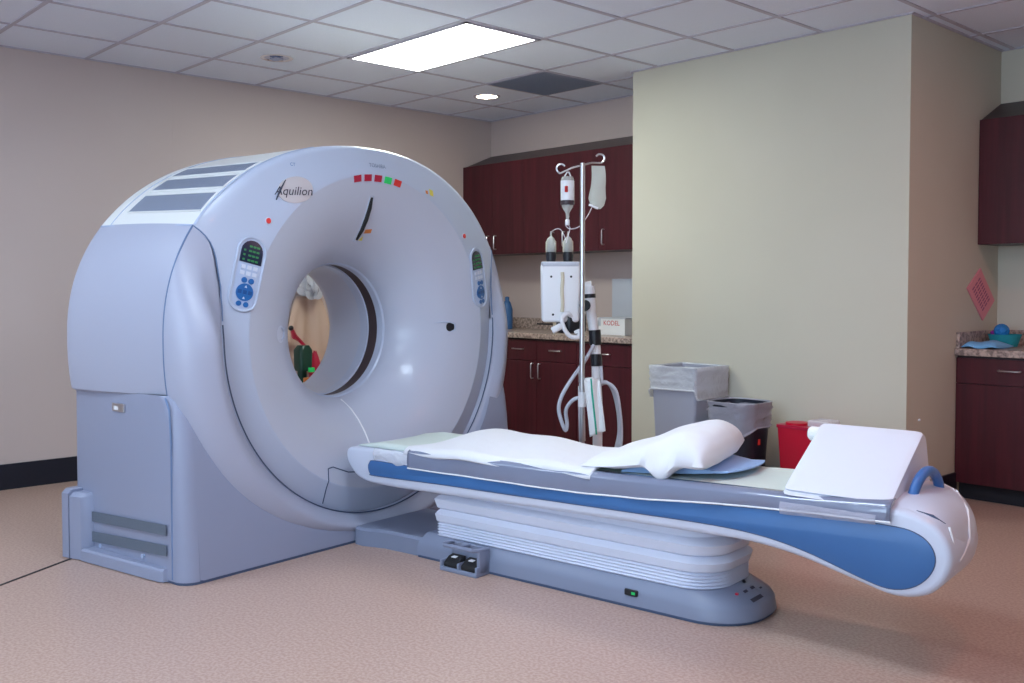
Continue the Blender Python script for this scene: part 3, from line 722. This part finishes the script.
# foot housing: a rounded cap bulging from the end of the couch
fr = []
for k in range(33):
    w = -.245+.49*k/32; e = sqrt(max(0, 1-abs(w/.26)**2.6))
    cn_, cz_ = 3.03, .405; ring = []
    for i in range(40):
        a = 2*PI*i/40; rn = (.172+.018*e) if cos(a) > 0 else .12; rz = (.118+.055*e) if sin(a) > 0 else (.11+.025*e)
        ring.append(Vector((cn_+rn*abs(cos(a))**.8*(1 if cos(a) > 0 else -1), w, cz_+rz*abs(sin(a))**.85*(1 if sin(a) > 0 else -1))))
    fr.append(ring)
fr = [[fround(p) for p in r_] for r_ in fr]
MB().loft(fr).make('foot_housing', 'couch', pt, smooth=50)
def fsurf(w, a, h=.0):
    e = sqrt(max(0, 1-abs(w/.26)**2.6)); rn = .172+.018*e+h; rz = (.118+.055*e+h) if sin(a) > 0 else (.11+.025*e+h)
    return fround(Vector((3.03+rn*abs(cos(a))**.8, w, .405+rz*abs(sin(a))**.85*(1 if sin(a) > 0 else -1))))
MB().tube([fsurf(-.235, 1.25, .001), fsurf(-.225, .95, .001), fsurf(-.205, .65, .001)], [.001, .005, .001], 8).make('foot_slot', 'gd', pt)
MB().tube([fsurf(w, a, .002) for w, a in ((.20, 1.35), (.12, 1.0), (.02, .6), (-.05, .25), (-.06, .12), (-.13, -.02), (-.17, -.1))], .0045, 8).make('foot_trim', 'white', pt)
MB().tube([fsurf(w, a, .002) for w, a in ((-.20, .55), (-.215, .3), (-.215, .05), (-.20, -.3))], .004, 8).make('foot_trim', 'white', pt)
lw = MB(); vs, fs = text_mesh('M2', .03)
MB().add([fsurf(.03+v.y*.8, .98+v.x*3.2, .0015) for v in vs], fs).make('foot_lettering', 'hose', pt, smooth=0)
# handle arch
hp = spline([(3.045, -.118, .50), (3.052, -.115, .555), (3.06, -.095, .600), (3.068, -.055, .630), (3.075, -.01, .636), (3.08, .035, .622), (3.085, .065, .59), (3.088, .075, .55), (3.09, .078, .50)], 6)
MB().tube(hp, .0175, 14).make('handle', 'handle', pt)
# mattress (cradle pad)
def topz(n): return interp([(.4, .487), (.8, .49), (1.4, .494), (2.0, .503), (2.7, .522), (3.05, .545)], n)
def pad(u, v):
    n = lerp(.46, 2.985, u); w = lerp(-.245, .245, v); e = 1-abs(2*v-1)**24
    return Vector((n, w, topz(n)+.003+.024*e*min(1, (n-.44)/.15)-.010*(1-(2*v-1)**2)+.002*sin(40*u)*sin(7*v)))
MB().grid(pad, 100, 24).make('mattress', 'paperg', pt, smooth=60, solid=.004)
MB().box((.47, -.22, .480), (.56, -.12, .4905), ch=.002).make('cradle_slot', 'black', pt, smooth=0)
# vinyl flap on the near side with pale hem, and one on the far side
bt = [(.83, .425), (1.3, .430), (1.8, .437), (2.09, .452), (2.4, .478), (2.69, .492), (2.85, .498), (3.04, .503)]
for s in (-1, 1):
    def flap(u, v):
        n = lerp(.835, 3.035, u); a = topz(n)+.012; b = interp(bt, n)
        wv = .003*sin(n*9)+.002*sin(n*23+v*3)
        if v < .25: return Vector((n, s*(.224+.055*(v/.25)), topz(n)+(.027 if s < 0 else .014)-.008*(v/.25)**2))
        k = (v-.25)/.75; return Vector((n, s*(.279+wv*k+.004*sin(PI*k)), lerp(a, b, k)))
    fl = MB().grid(flap, 110, 12).make('vinyl_flap', 'vinyl', pt, smooth=60, solid=.002)
    MB().tube([flap(k/60, 1)+Vector((0, s*.001, 0)) for k in range(61)], .0036, 6).make('hem', 'white', fl)
# clear cover over the flap ends
MB().grid(lambda u, v: Vector((lerp(.60, .86, u), -.274-.006*sin(PI*v)-.003*sin(11*u), lerp(.494, .435+.01*sin(8*u), v))), 14, 8).make('clear_cover', 'bag', pt, smooth=60)
MB().grid(lambda u, v: Vector((lerp(2.66, 2.99, u), -.286-.006*sin(PI*v)-.002*sin(15*u), lerp(.522, .478+.012*u, v))), 14, 8).make('clear_cover', 'bagd', pt, smooth=60)
# pedal unit
pu = MB(); pu.box((1.075, -.322, .0), (1.292, -.23, .018), ch=.004)
for n in (1.078, 1.180, 1.286): pu.box((n-.006, -.318, .01), (n+.006, -.24, .045), ch=.003)
pu.box((1.275, -.30, .01), (1.292, -.235, .118), ch=.004); pu.box((1.075, -.238, .01), (1.292, -.228, .115), ch=.003)
pdl = pu.make('pedal_tray', 'ped', pt, smooth=30)
for n in (1.131, 1.233):
    pl_ = MB(); pl_.loft([[Vector((n-.040, w, z)), Vector((n+.040, w, z)), Vector((n+.040, w, z2)), Vector((n-.040, w, z2))] for w, z, z2 in ((-.312, .018, .036), (-.28, .02, .060), (-.25, .03, .066))]).make('pedal', 'rubber', pdl, smooth=30, bevel=.004)
    MB().box((n-.012, -.292, .058), (n+.012, -.272, .0625)).make('pedal_mark', 'white', pdl, smooth=0)
MB().tube([(1.08, -.235, .112), (1.085, -.30, .116), (1.10, -.318, .117), (1.27, -.318, .117), (1.283, -.30, .116), (1.287, -.235, .112)], .009, 10).make('pedal_guard', 'ped', pdl)
MB().tube([(1.18, -.235, .113), (1.18, -.316, .117)], .006, 8).make('pedal_guard', 'ped', pdl)
# socket and labels on the base
so_ = MB().box((1.995, -.240, .050), (2.055, -.228, .076), ch=.005).make('power_socket', 'black', pt, smooth=30)
MB().box((2.030, -.2412, .058), (2.046, -.239, .068)).make('indicator', 'green', so_, smooth=0)
def slope(n0, w0, a, b, h=.0015):   # on the nose slope of the pedestal
    k = (n0-2.34)/.10
    return Vector((n0, w0, 0))
lb = MB()
def nz(n): return interp([(2.3975, .118), (2.42, .112), (2.477, .075), (2.489, .055)], n)
for (n0, n1, w0, w1) in ((2.425, 2.435, -.08, -.05), (2.425, 2.435, -.02, .01), (2.460, 2.474, -.09, .0), (2.44, 2.446, .03, .05)):
    lb.add([(n0, w0, nz(n0)+.0015), (n1, w0, nz(n1)+.0015), (n1, w1, nz(n1)+.0015), (n0, w1, nz(n0)+.0015)], [(0, 1, 2, 3)])
lb.make('rating_label', 'ink', pt, smooth=0)
MB().box((2.418, -.130, .106), (2.428, -.120, .1135)).make('warning_dot', 'redl', pt, smooth=0)

# ------------------------------------------------------------------ loose things on the table
def own(mb, name, mt, base, label, cat, **k):
    o = mb.make(name, mt, off=base, **k); return one(o, label, cat, base, 'scan')
def sheet(u, v):
    n0 = .80+.02*v+.06*v*v; n1 = 1.86+.10*v; n = lerp(n0, n1, u); w = lerp(-.268, .262, v)
    z = topz(n)+.034+.006*sin(n*14+w*9)+.018*math.exp(-((n-1.28)/.25)**2)*sstep(v*1.6)+.030*math.exp(-((n-1.0)/.16)**2)*sstep((v-.2)*1.6)
    z += .05*sstep((n-1.72)/.3)*(1-(2*v-1)**4)
    edge = min(1, (1-abs(2*v-1))/.12); z -= .030*(1-edge)**2*(1 if v < .5 else .6)
    if v < .5: w -= .012*(1-edge)+.008*sin(n*7)*(1-v)
    z -= .012*sstep(1-u/.05)
    return Vector((n, w, z))
own(MB().grid(sheet, 90, 40), 'blanket', 'cloth', (1.35, 0, .53), 'white folded blanket spread over the head half of the patient table', 'blanket', smooth=60, solid=.012)
def pillow_f(top_):
    def f(u, v):
        a, b = 2*u-1, 2*v-1
        ea = max(0, 1-abs(a)**(7 if a > 0 else 3))**.5; env = ea*max(0, (1-abs(b)**5))**.5
        n = 2.065+.290*a*(1-.05*b*b)-.07*max(0, a)*((b+1)/2)**2; w = -.005+.255*b*(1-.05*a*a*(a < 0))
        up_ = sstep((a+1)/1.7)
        mid = .560+.055*up_+.018*b
        th = lerp(.045, .100, up_)*env
        z = mid+(th*(1+.07*sin(3*a+2*b)) if top_ else -th*.30)
        z += .003*sin(9*a+5*b)*env+.002*sin(15*b+4*a)*env
        k = sstep((-.55-b)/.4)
        z -= k*.052*sstep(1-abs(a-.35)/.30)
        return Vector((n, w, z))
    return f
pm = MB(); pm.grid(pillow_f(True), 40, 40); pm.grid(pillow_f(False), 40, 40)
own(pm, 'pillow', 'cloth', (2.08, 0, .56), 'plump white pillow lying on the blue foam pad on the table', 'pillow', smooth=70)
def fpad(top_):
    def f(u, v):
        n = lerp(1.95, 2.41-.03*(2*v-1)**2, u); w = lerp(lerp(-.19, -.115, u), .21, v)
        return Vector((n, w, topz(n)+.022+(.010+.050*sin(PI*min(1, u*1.15))*(1-.5*(2*v-1)**4)+.022*u if top_ else .004+.022*u*u)))
    return f
fm = MB(); fm.grid(fpad(True), 30, 16); fm.grid(fpad(False), 30, 16)
fm.loft([[fpad(True)(k/30, e) for k in range(31)] for e in (0,)]+[[fpad(False)(k/30, 0) for k in range(31)]], False, (0, 0)); fm.loft([[fpad(True)(k/30, 1) for k in range(31)], [fpad(False)(k/30, 1) for k in range(31)]], False, (0, 0))
fm.loft([[fpad(True)(1, k/16) for k in range(17)], [fpad(False)(1, k/16) for k in range(17)]], False, (0, 0)); fm.loft([[fpad(True)(0, k/16) for k in range(17)], [fpad(False)(0, k/16) for k in range(17)]], False, (0, 0))
own(fm, 'foam_pad', 'foamb', (2.16, 0, .53), 'light blue foam head pad under the right end of the pillow', 'foam pad', smooth=40)
# white wedge cushion: triangular section across the table
we = MB(); sec = [(-.240, .0), (-.250, .016), (-.232, .038), (.055, .198), (.085, .212), (.112, .204), (.135, .17), (.185, .02), (.18, .0)]
rings = []
for n, sc_ in ((2.660, .93), (2.670, .985), (2.69, 1.0), (2.84, 1.005), (3.0, 1.0), (3.018, .985), (3.028, .93)):
    cz_ = .09
    rings.append([Vector((n, w*sc_, .541+(cz_+(z-cz_)*sc_))) for w, z in [(p.x, p.z) for p in spline([(a, 0, b) for a, b in sec], 3, True)]])
we.loft(rings)
wc = thing('wedge_cushion', 'white wedge cushion with sloping face at the foot end of the table', 'wedge cushion', (2.84, 0, .545), 'scan')
we.make('cushion', 'foamw', wc, smooth=40)
ro = MB(); c0 = Vector((2.585, .158, .702)); c1 = Vector((2.98, .165, .695))
ro.tube([c0, c0+(c1-c0)*.02, c1], [.022, .028, .028], 24)
rl = ro.make('rolled_strap', 'towel', wc)
MB().lathe([(.020, -.002), (.014, -.004), (.012, .0), (.006, -.004), (.0, -.002)], c0, (c1-c0), 20).make('roll_end', 'hose', rl)

# ================================================================== IV POLE AND INJECTOR
def P(px, py, D): return at(px, py, D)
D1 = 5.30; D2 = 5.48
base = P(582, 400, D1); base = Vector((base.x, base.y, 0))
iv = thing('iv_pole', 'tall silver drip stand with two top hooks beside the table', 'drip stand', base)
ztop = P(582, 164, D1).z
MB().cyl(base+Vector((0, 0, .10)), base+Vector((0, 0, 1.05)), .0145, seg=16).make('lower_tube', 'steel', iv)
MB().cyl(base+Vector((0, 0, 1.0)), base+Vector((0, 0, ztop)), .0135, seg=16).make('upper_tube', 'steel', iv)
MB().cyl(base+Vector((0, 0, .62)), base+Vector((0, 0, .70)), .021, seg=16).make('collar', 'white', iv)
hl = P(561, 173, D1); hr = P(600, 163, D1); mid = base+Vector((0, 0, ztop-.012))
def hook(tip, sgn, name='hook'):
    pts = [mid, lerp(mid, tip, .5)+Vector((0, 0, .006)), tip]
    for k in range(1, 8):
        a = -PI/2+sgn*0+k*.55*sgn; pts.append(tip+rt*(sgn*.024*sin(k*.6))+Vector((0, 0, .024*(1-cos(k*.6)))))
    return MB().tube(spline(pts, 3), .0052, 8).make(name, 'steel', iv)
hook(hl, -1); hook(hr, 1)
for k in range(5):
    a = k*2*PI/5+.3; e = base+Vector((cos(a)*.28, sin(a)*.28, .07))
    lg = MB().tube([base+Vector((0, 0, .11)), base+Vector((cos(a)*.14, sin(a)*.14, .105)), e], [.014, .012, .010], 10).make('leg', 'steel', iv)
    MB().cyl(e+Vector((-sin(a)*.012, cos(a)*.012, -.035)), e+Vector((sin(a)*.012, -cos(a)*.012, -.035)), .033, seg=20).make('caster', 'rubber', lg)
MB().cyl(base+Vector((0, 0, .08)), base+Vector((0, 0, .14)), .03, seg=16).make('hub', 'steel', iv)
# drip bottle
c = P(567.5, 195, D1-.03); s = D1/F
bt_ = thing('drip_bottle', 'upright glass drip bottle with white label hanging from the left hook', 'drip bottle', c-Vector((0, 0, 22*s)))
MB().lathe([(.006, -25*s), (.009, -22*s), (.010, -18*s), (.030, -12*s), (.036, -8*s), (.036, 15*s), (.030, 18*s), (.0, 19*s)], c, seg=24).make('glass', 'glass', bt_)
MB().lathe([(.0368, -8*s), (.0368, 14*s)], c, seg=24).make('label', 'white', bt_)
MB().lathe([(.0375, -10*s), (.0375, -5.5*s)], c, seg=24).make('fluid_band', 'woodtop', bt_)
lb = c-fw*.0375; MB().box(lb+Vector((-.012, -.012, 2*s)), lb+Vector((.0, .0, 8*s))).make('red_mark', 'redink', bt_, smooth=0)
MB().lathe([(.012, -30*s), (.012, -25*s), (.008, -24*s)], c, seg=16).make('spike', 'white', bt_)
hk = P(568, 172, D1-.01)
MB().tube([c+Vector((0, 0, 17*s))-rt*.02, hk-rt*.004, hk+rt*.004, c+Vector((0, 0, 17*s))+rt*.02], .004, 8).make('hanger', 'white', bt_)
# drip bag
c2 = P(598, 190, D1-.02)
bg = thing('drip_bag', 'clear soft drip bag hanging from the right hook', 'drip bag', c2-Vector((0, 0, 20*s)))
def bagf(sg):
    def f(u, v):
        z = lerp(24, -19, v); hw = interp([(0, .035), (.1, .037), (.5, .040), (.75, .048), (.92, .036), (1, .014)], v)
        x = (2*u-1)*hw; th = .016*sstep(v*2)*(1-(2*u-1)**2)*(1-sstep((v-.9)*10))
        return c2+rt*(x+.004*sin(6*v))+Vector((0, 0, z*s))+Vector((rt.y, -rt.x, 0))*(sg*th)
    return f
b_ = MB(); b_.grid(bagf(1), 14, 24); b_.grid(bagf(-1), 14, 24); b_.make('pouch', 'fluid', bg, smooth=60)
b0 = c2+Vector((0, 0, -18*s)); v0 = P(592.5, 206, D1-.02)
MB().tube([b0, v0], [.008, .006], 10).make('port', 'white', bg)
MB().cyl(v0-rt*.02+Vector((0, 0, .006)), v0+rt*.02-Vector((0, 0, .002)), .006, seg=10).make('valve', 'white', bg)
MB().tube(spline([v0, P(588, 215, D1-.02), P(580, 226, D1-.02), P(571, 229, D1-.02), P(566, 226, D1-.02), P(566, 220, D1-.02), P(569, 216, D1-.02)], 6), .0024, 6).make('line', 'tube', bg)
MB().tube(spline([c-Vector((0, 0, 29*s)), P(570, 228, D1-.02), P(568, 236, D1-.02), P(566, 243, D1-.02)], 6), .0024, 6).make('line', 'tube', bt_)
MB().tube(spline([P(551, 244, D2), P(551, 234, D2), P(555, 229.5, D2-.1), P(561, 230, D2-.1), P(566, 240, D2-.1)], 6), .0024, 6).make('line', 'tube', bt_)

# injector: column, arm, head with two syringes
ib = P(597, 420, D2); ib = Vector((ib.x, ib.y, 0)); s2 = D2/F
inj = thing('contrast_injector', 'white contrast injector head on a thick white and black column', 'injector', ib)
pts = [P(597.5, 520, D2), P(597.5, 400, D2), P(596.5, 378, D2), P(596, 350, D2), P(594, 332, D2), P(591, 312, D2), P(589.5, 286, D2)]
pts[0] = Vector((pts[0].x, pts[0].y, .09))
MB().tube(pts, [.027, .027, .027, .027, .028, .028, .030], 22).make('column', 'white', inj)
for ya, yb, r in ((330, 345, .034), (354, 366, .032)):
    MB().cyl(P(594.5 if ya < 340 else 596, ya, D2), P(595.5 if ya < 340 else 596.5, yb, D2), r, seg=24).make('black_joint', 'black', inj)
MB().cyl(P(589.8, 294, D2), P(590, 298, D2), .0325, seg=24).make('black_band', 'black', inj)
MB().cyl(P(585, 305.5, D2-.09), P(585, 305.5, D2-.04), .031, seg=20).make('clamp_knob', 'black', inj)
MB().tube([P(578, 287, D2), P(584, 286, D2), P(591, 286, D2)], [.020, .022, .030], 16).make('arm', 'white', inj)
hc = P(560.5, 292, D2)
fwd = Vector((-sin(YAW), cos(YAW), 0))
hd = MB()
def hbox(x0, x1, z0, z1, y0, y1, b=hd, mi=0, ch=.018):
    bm = bmesh.new(); bmesh.ops.create_cube(bm, size=1)
    for v in bm.verts:
        x = lerp(x0, x1, v.co.x+.5); y = lerp(y0, y1, v.co.y+.5); z = lerp(z0, z1, v.co.z+.5)
        k = 1-.06*(z < (z0+z1)/2)
        v.co = hc+rt*(x*k)+fwd*y+Vector((0, 0, z))
    bmesh.ops.bevel(bm, geom=list(bm.edges)+list(bm.verts), offset=ch, segments=3, profile=.5, affect='EDGES')
    bm.verts.index_update(); b.add([v.co.copy() for v in bm.verts], [[v.index for v in f.verts] for f in bm.faces], mi); bm.free(); return b
hbox(-.112, .108, -30*s2, 28*s2, -.07, .07)
head = hd.make('injector_head', 'white', inj, smooth=40)
hbox(-.11, .104, 25*s2, 30*s2, -.072, .066, MB(), ch=.008).make('top_plate', 'hose', head, smooth=40)
for x, z in ((-.055, .085), (.055, .085), (-.045, -.125), (.05, -.125)):
    q_ = hc+rt*x+Vector((0, 0, z))-fwd*.07; MB().cyl(q_, q_-fwd*.004, .0065, seg=10).make('screw', 'black', head)
MB().tube([hc-fwd*.075+rt*(.006+.002*sin(k))+Vector((0, 0, .11-.022*k)) for k in range(11)], .010, 8).make('strap', 'cream', head)
for x, nm in ((551, 0), (568, 1)):
    a = P(x, 262, D2); b = P(x, 249, D2); c_ = P(x, 241, D2)
    MB().tube([a, lerp(a, b, .5), b, b+Vector((0, 0, .008))], [.026, .030, .022, .010], 14).make('piston_nose', 'black', inj)
    sy = MB().lathe([(.027, 0), (.027, .055), (.020, .075), (.006, .088), (.005, .115)], P(x, 252, D2), seg=20).make('syringe', 'glass', inj)
    MB().tube([P(x, 252, D2)-rt*.027, P(x, 242, D2)-rt*.027, P(x, 238, D2)-rt*.012, P(x, 236.5, D2)], .0025, 6).make('holder', 'cream', sy)
    MB().tube([P(x, 252, D2)+rt*.027, P(x, 242, D2)+rt*.027, P(x, 238, D2)+rt*.012, P(x, 236.5, D2)], .0025, 6).make('holder', 'cream', sy)
# coil cable under the head with plug
MB().tube(spline([P(575, 343-10, D2-.05), P(580, 331, D2-.06), P(578, 337, D2-.07), P(570, 336, D2-.08), P(564, 328, D2-.09), P(562, 318, D2-.09), P(568, 313.5, D2-.08), P(572, 318, D2-.05)], 6), .0125, 10).make('cable', 'white', inj)
pa, pb = P(552, 331, D2-.09), P(561, 326, D2-.09)
MB().tube([pa, lerp(pa, pb, .1), pb], [.016, .02, .018], 12).make('plug', 'white', inj)
MB().tube(spline([P(563, 322, D2-.09), pb], 3), .010, 8).make('cable', 'white', inj)
MB().box(P(566, 328, D2)-Vector((.05, .04, .03)), P(584, 316, D2)+Vector((.0, .03, .02)), ch=.02).make('pivot_block', 'black', inj, smooth=40)
# hoses
MB().tube(spline([P(594, 345, D2-.04), P(584, 362, D2-.06), P(571, 380, D2-.08), P(561, 398, D2-.1), P(559, 412, D2-.1), P(565, 430, D2-.1), P(567, 424, D2-.1), P(566, 410, D2-.12), P(573, 400, D2-.15), P(582, 397, D2-.16)], 6), .0105, 10).make('hose', 'hose', inj)
for k in range(3):
    MB().tube(spline([P(598, 384+k, D2-.02), P(606+k*.5, 382+k*.5, D2-.04), P(613+k*1.5, 391, D2-.03*k), P(618+k, 412, D2-.03*k), P(619+k*1.2, 432, D2-.02*k), P(616+k*2, 448, D2-.02*k), P(612, 470, D2)], 6), .0095, 8).make('cable', 'hose', inj)
MB().tube(spline([P(601, 366, D2-.03), P(602, 380, D2-.04), P(602, 384, D2-.04)], 3), .008, 8).make('cable', 'hose', inj)
# injector foot
MB().lathe([(.07, .08), (.07, .12), (.045, .15)], ib, seg=24, caps=(1, 1)).make('foot_hub', 'white', inj)
for k in range(4):
    a = k*PI/2+.5; e = ib+Vector((cos(a)*.30, sin(a)*.30, .08))
    lg = MB().tube([ib+Vector((0, 0, .10)), e], [.026, .018], 12).make('foot', 'white', inj)
    MB().cyl(e+Vector((-sin(a)*.014, cos(a)*.014, -.04)), e+Vector((sin(a)*.014, -cos(a)*.014, -.04)), .038, seg=20).make('caster', 'rubber', lg)
# towel over the pole
def tw(u, v):
    xl = interp([(0, 584), (.3, 586), (1, 590)], v); xr = interp([(0, 600), (.3, 601), (1, 605.5)], v)
    D = D1-.06+.012*sin(9*u+2*v)+.01*v
    yb = lerp(381, 437-6*u, v)
    return P(lerp(xl, xr, u), yb-2.5*(1-v)*(1-(2*u-1)**2), D)
t = thing('towel', 'white towel with a green stripe hanging over the drip stand', 'towel', P(593, 437, D1-.06))
MB().grid(tw, 20, 24).make('front_fold', 'towel', t, smooth=60, solid=.006)
MB().grid(lambda u, v: tw(.36+.12*u, v)-fw*.0045, 4, 24).make('stripe', 'gstripe', t, smooth=60)
MB().grid(lambda u, v: P(lerp(578.5, 584, u)+1*v, lerp(386, 441, v), D1+.045+.008*sin(7*u)), 6, 20).make('back_fold', 'towel', t, smooth=60, solid=.006)
MB().grid(lambda u, v: P(lerp(579.2, 580.2, u)+1*v, lerp(387, 438, v), D1+.038), 2, 16).make('stripe', 'gstripe', t, smooth=60)
MB().tube([P(581, 385, D1+.045), P(586, 380, D1+.0), P(593, 379, D1-.05)], [.014, .012, .010], 8).make('top_fold', 'towel', t)

# ================================================================== BINS
def rbox_ring(x0, x1, y0, y1, z, r=.02, seg=5):
    pts = []
    for cx, cy, a0 in ((x1-r, y1-r, 0), (x0+r, y1-r, 90), (x0+r, y0+r, 180), (x1-r, y0+r, 270)):
        for k in range(seg+1): a = math.radians(a0+90*k/seg); pts.append(Vector((cx+r*cos(a), cy+r*sin(a), z)))
    return pts
def hump(i, n, z, amp): return amp*(sin(i*2.1+z*40)+.6*sin(i*.9+z*90))
def bin_(name, x0, x1, y0, y1, h, taper, r, mb, ml, lip, zb, label, cat, seed):
    cx, cy = (x0+x1)/2, (y0+y1)/2
    t = thing(name, label, cat, (cx, cy, 0))
    def ring(z, d=0):
        k = lerp(taper, 1, z/h); return rbox_ring(cx+(x0-cx)*k-d, cx+(x1-cx)*k+d, cy+(y0-cy)*k-d, cy+(y1-cy)*k+d, z, r)
    MB().loft([ring(0), ring(h*.96), ring(h*.965, .006), ring(h, .006), ring(h, -.006), ring(.02, -.006)]).make('bin_body', mb, t, smooth=30)
    rr = random.Random(seed); rings = []; n = len(ring(0))
    ph = [rr.uniform(0, 6) for _ in range(n)]
    for k in range(9):
        z = lerp(zb, h+.006, k/8)
        rg_ = ring(z, .010+(.004 if k == 0 else 0)); out = []
        for i, p in enumerate(rg_):
            d = (p-Vector((cx, cy, p.z))).normalized(); zz = z-(.03*sin(i*.55+seed)*(1-k/8))
            out.append(Vector((p.x, p.y, zz))+d*(.005*sin(i*1.7+k*1.9)+.004*sin(i*.8-k*2.7+seed)))
        rings.append(out)
    rings.append([p+Vector((0, 0, .006)) for p in ring(h+.002, .002)]); 
    for k in range(1, 6):
        rings.append([p+Vector((0, 0, .006*sin(i*1.3+k)))+(Vector((cx, cy, p.z))-p)*.03*abs(sin(i*2.3+k)) for i, p in enumerate(ring(h-k*.05, -.010))])
    MB().loft(rings, True, (0, 0)).make('bin_liner', ml, t, smooth=60)
    if lip:
        MB().tube([rings[0][i] for i in range(n)], .006, 6, closed=True).make('liner_edge', ml, t)
    return t
bin_('waste_bin', -3.975, -3.62, 4.90, 5.235, .765, .82, .02, 'binl', 'bag', True, .60, 'tall light grey square bin with clear liner against the pillar', 'waste bin', 1)
b2 = bin_('waste_bin', -3.49, -3.18, 4.80, 5.10, .585, .80, .09, 'bind', 'bagd', True, .425, 'black waste bin with smoky clear liner, between the grey and red bins', 'waste bin', 4)
MB().box((-3.196, 4.925, .345), (-3.188, 4.945, .378)).make('red_sticker', 'redb', b2, smooth=0)
t = thing('sharps_container', 'red plastic sharps container on the floor beside the black bin', 'sharps container', (-2.94, 5.09, 0))
MB().loft([rbox_ring(-3.08, -2.80, 5.0, 5.18, 0, .02), rbox_ring(-3.105, -2.78, 4.98, 5.2, .455, .02)]).make('body', 'red', t, smooth=30)
MB().loft([rbox_ring(-3.11, -2.775, 4.975, 5.205, .455, .02), rbox_ring(-3.11, -2.775, 4.975, 5.205, .472, .02)]).make('lid', 'redl', t, smooth=30)
MB().lathe([(.062, .470), (.062, .485), (0, .488)], (-3.02, 5.06, 0), seg=24).make('lid_cap', 'red', t)
MB().box((-2.93, 5.02, .470), (-2.80, 5.16, .510), ch=.01).make('clear_flap', 'bag', t, smooth=40)

# ================================================================== BEHIND THE BORE (against the left wall)
t = thing('hanging_gown', 'tan gown hanging in folds on the wall behind the scanner', 'gown', (WX+.04, 3.98, .62))
def gf(u, v):
    y = 3.98+lerp(-1, 1, u)*lerp(.10, .26, v**.7); z = lerp(1.20, .60, v)
    return Vector((WX+.035+.02*v+.018*v*sin(u*20+v*1.5)+.012*sin(u*9), y, z))
MB().grid(gf, 48, 24).make('folds', 'gown', t, smooth=60, solid=.004)
MB().cyl((WX, 3.98, 1.20), (WX+.06, 3.98, 1.21), .008, seg=10).make('hook', 'steel', t)
def crum(u, v):
    a = u*2*PI; b = PI*(v-.5); rr = .115*(1+.22*sin(3*a+5*v)+.14*sin(7*a-9*v)+.1*sin(13*a+11*v))
    return Vector((WX+.13+rr*.7*cos(b)*cos(a), 3.97+rr*.95*cos(b)*sin(a), 1.32+rr*.95*sin(b)))
t = thing('plastic_bag', 'crumpled clear plastic bag hung on the wall above the tan gown', 'plastic bag', (WX+.13, 3.97, 1.21))
MB().grid(crum, 40, 20).make('bag', 'bag', t, smooth=0)
MB().grid(lambda u, v: Vector((WX+.13, 3.97, 1.32))+(crum(u, v)-Vector((WX+.13, 3.97, 1.32)))*.8, 24, 12).make('crumpled_film', 'bag', t, smooth=0)
MB().cyl((WX, 3.97, 1.42), (WX+.12, 3.97, 1.425), .008, seg=10).make('hook', 'steel', t)
t = thing('side_cart', 'low white supply cart standing behind the scanner bore', 'cart', (-6.40, 3.85, 0))
MB().box((-6.58, 3.52, .44), (-6.22, 4.12, .465), ch=.006).make('top_shelf', 'white', t, smooth=30)
MB().box((-6.58, 3.52, .14), (-6.22, 4.12, .16), ch=.006).make('lower_shelf', 'white', t, smooth=30)
for x in (-6.56, -6.24):
    for y in (3.54, 4.10): MB().cyl((x, y, 0), (x, y, .46), .012, seg=12).make('leg', 'steel', t)
t = thing('canister', 'dark green canister with a bright green clip, seen through the bore', 'canister', (-6.44, 3.83, .466))
MB().loft([rbox_ring(-6.49, -6.37, 3.78, 3.885, .645, .03), rbox_ring(-6.49, -6.37, 3.775, 3.89, .80, .03), rbox_ring(-6.47, -6.39, 3.795, 3.875, .835, .03)]).make('body', 'dgreen', t, smooth=40)
MB().cyl((-6.44, 3.83, .466), (-6.44, 3.83, .65), .035, seg=16).make('stand', 'dgreen', t)
MB().box((-6.38, 3.84, .635), (-6.355, 3.89, .67), ch=.006).make('clip', 'green', t, smooth=30)
t = thing('supply_bottle', 'pale bottle with an orange cap standing on the cart', 'bottle', (-6.30, 3.80, .466))
MB().lathe([(0, 0), (.05, 0), (.05, .09), (.035, .105), (0, .11)], (-6.30, 3.80, .466), seg=20).make('body', 'white', t)
MB().lathe([(.037, .105), (.037, .135), (0, .137)], (-6.30, 3.80, .466), seg=20).make('cap', 'orange', t)
t = thing('red_bag', 'red cloth bag slumped beside the green canister on the cart', 'bag', (-6.46, 3.98, .466))
MB().grid(lambda u, v: Vector((-6.50+.05*cos(u*2*PI)*sin(PI*(.12+.8*v)), 3.975+.045*sin(u*2*PI)*sin(PI*(.12+.8*v))*(1+.15*sin(5*u*PI)), .468+.30*v+.02*sin(u*9))), 24, 12).make('cloth', 'redl', t, smooth=60)
MB().tube([(-6.50, 3.96, .75), (-6.53, 3.86, .87), (-6.48, 3.79, .90), (-6.45, 3.75, .96)], [.012, .014, .022, .012], 8).make('strap', 'redl', t)
MB().sphere((-6.45, 3.745, .965), .02, 12).make('toggle', 'black', t)

# ================================================================== WORLD AND VIEW
w = bpy.data.worlds.new('world'); bpy.context.scene.world = w; w.use_nodes = True
w.node_tree.nodes['Background'].inputs[0].default_value = (.5, .55, .7, 1); w.node_tree.nodes['Background'].inputs[1].default_value = .05
v = bpy.context.scene.view_settings
v.view_transform = 'Standard'; v.look = 'None'; v.exposure = 1.08; v.gamma = 1; v.use_curve_mapping = False
for o in bpy.data.objects:
    if '_b' in o: del o['_b']
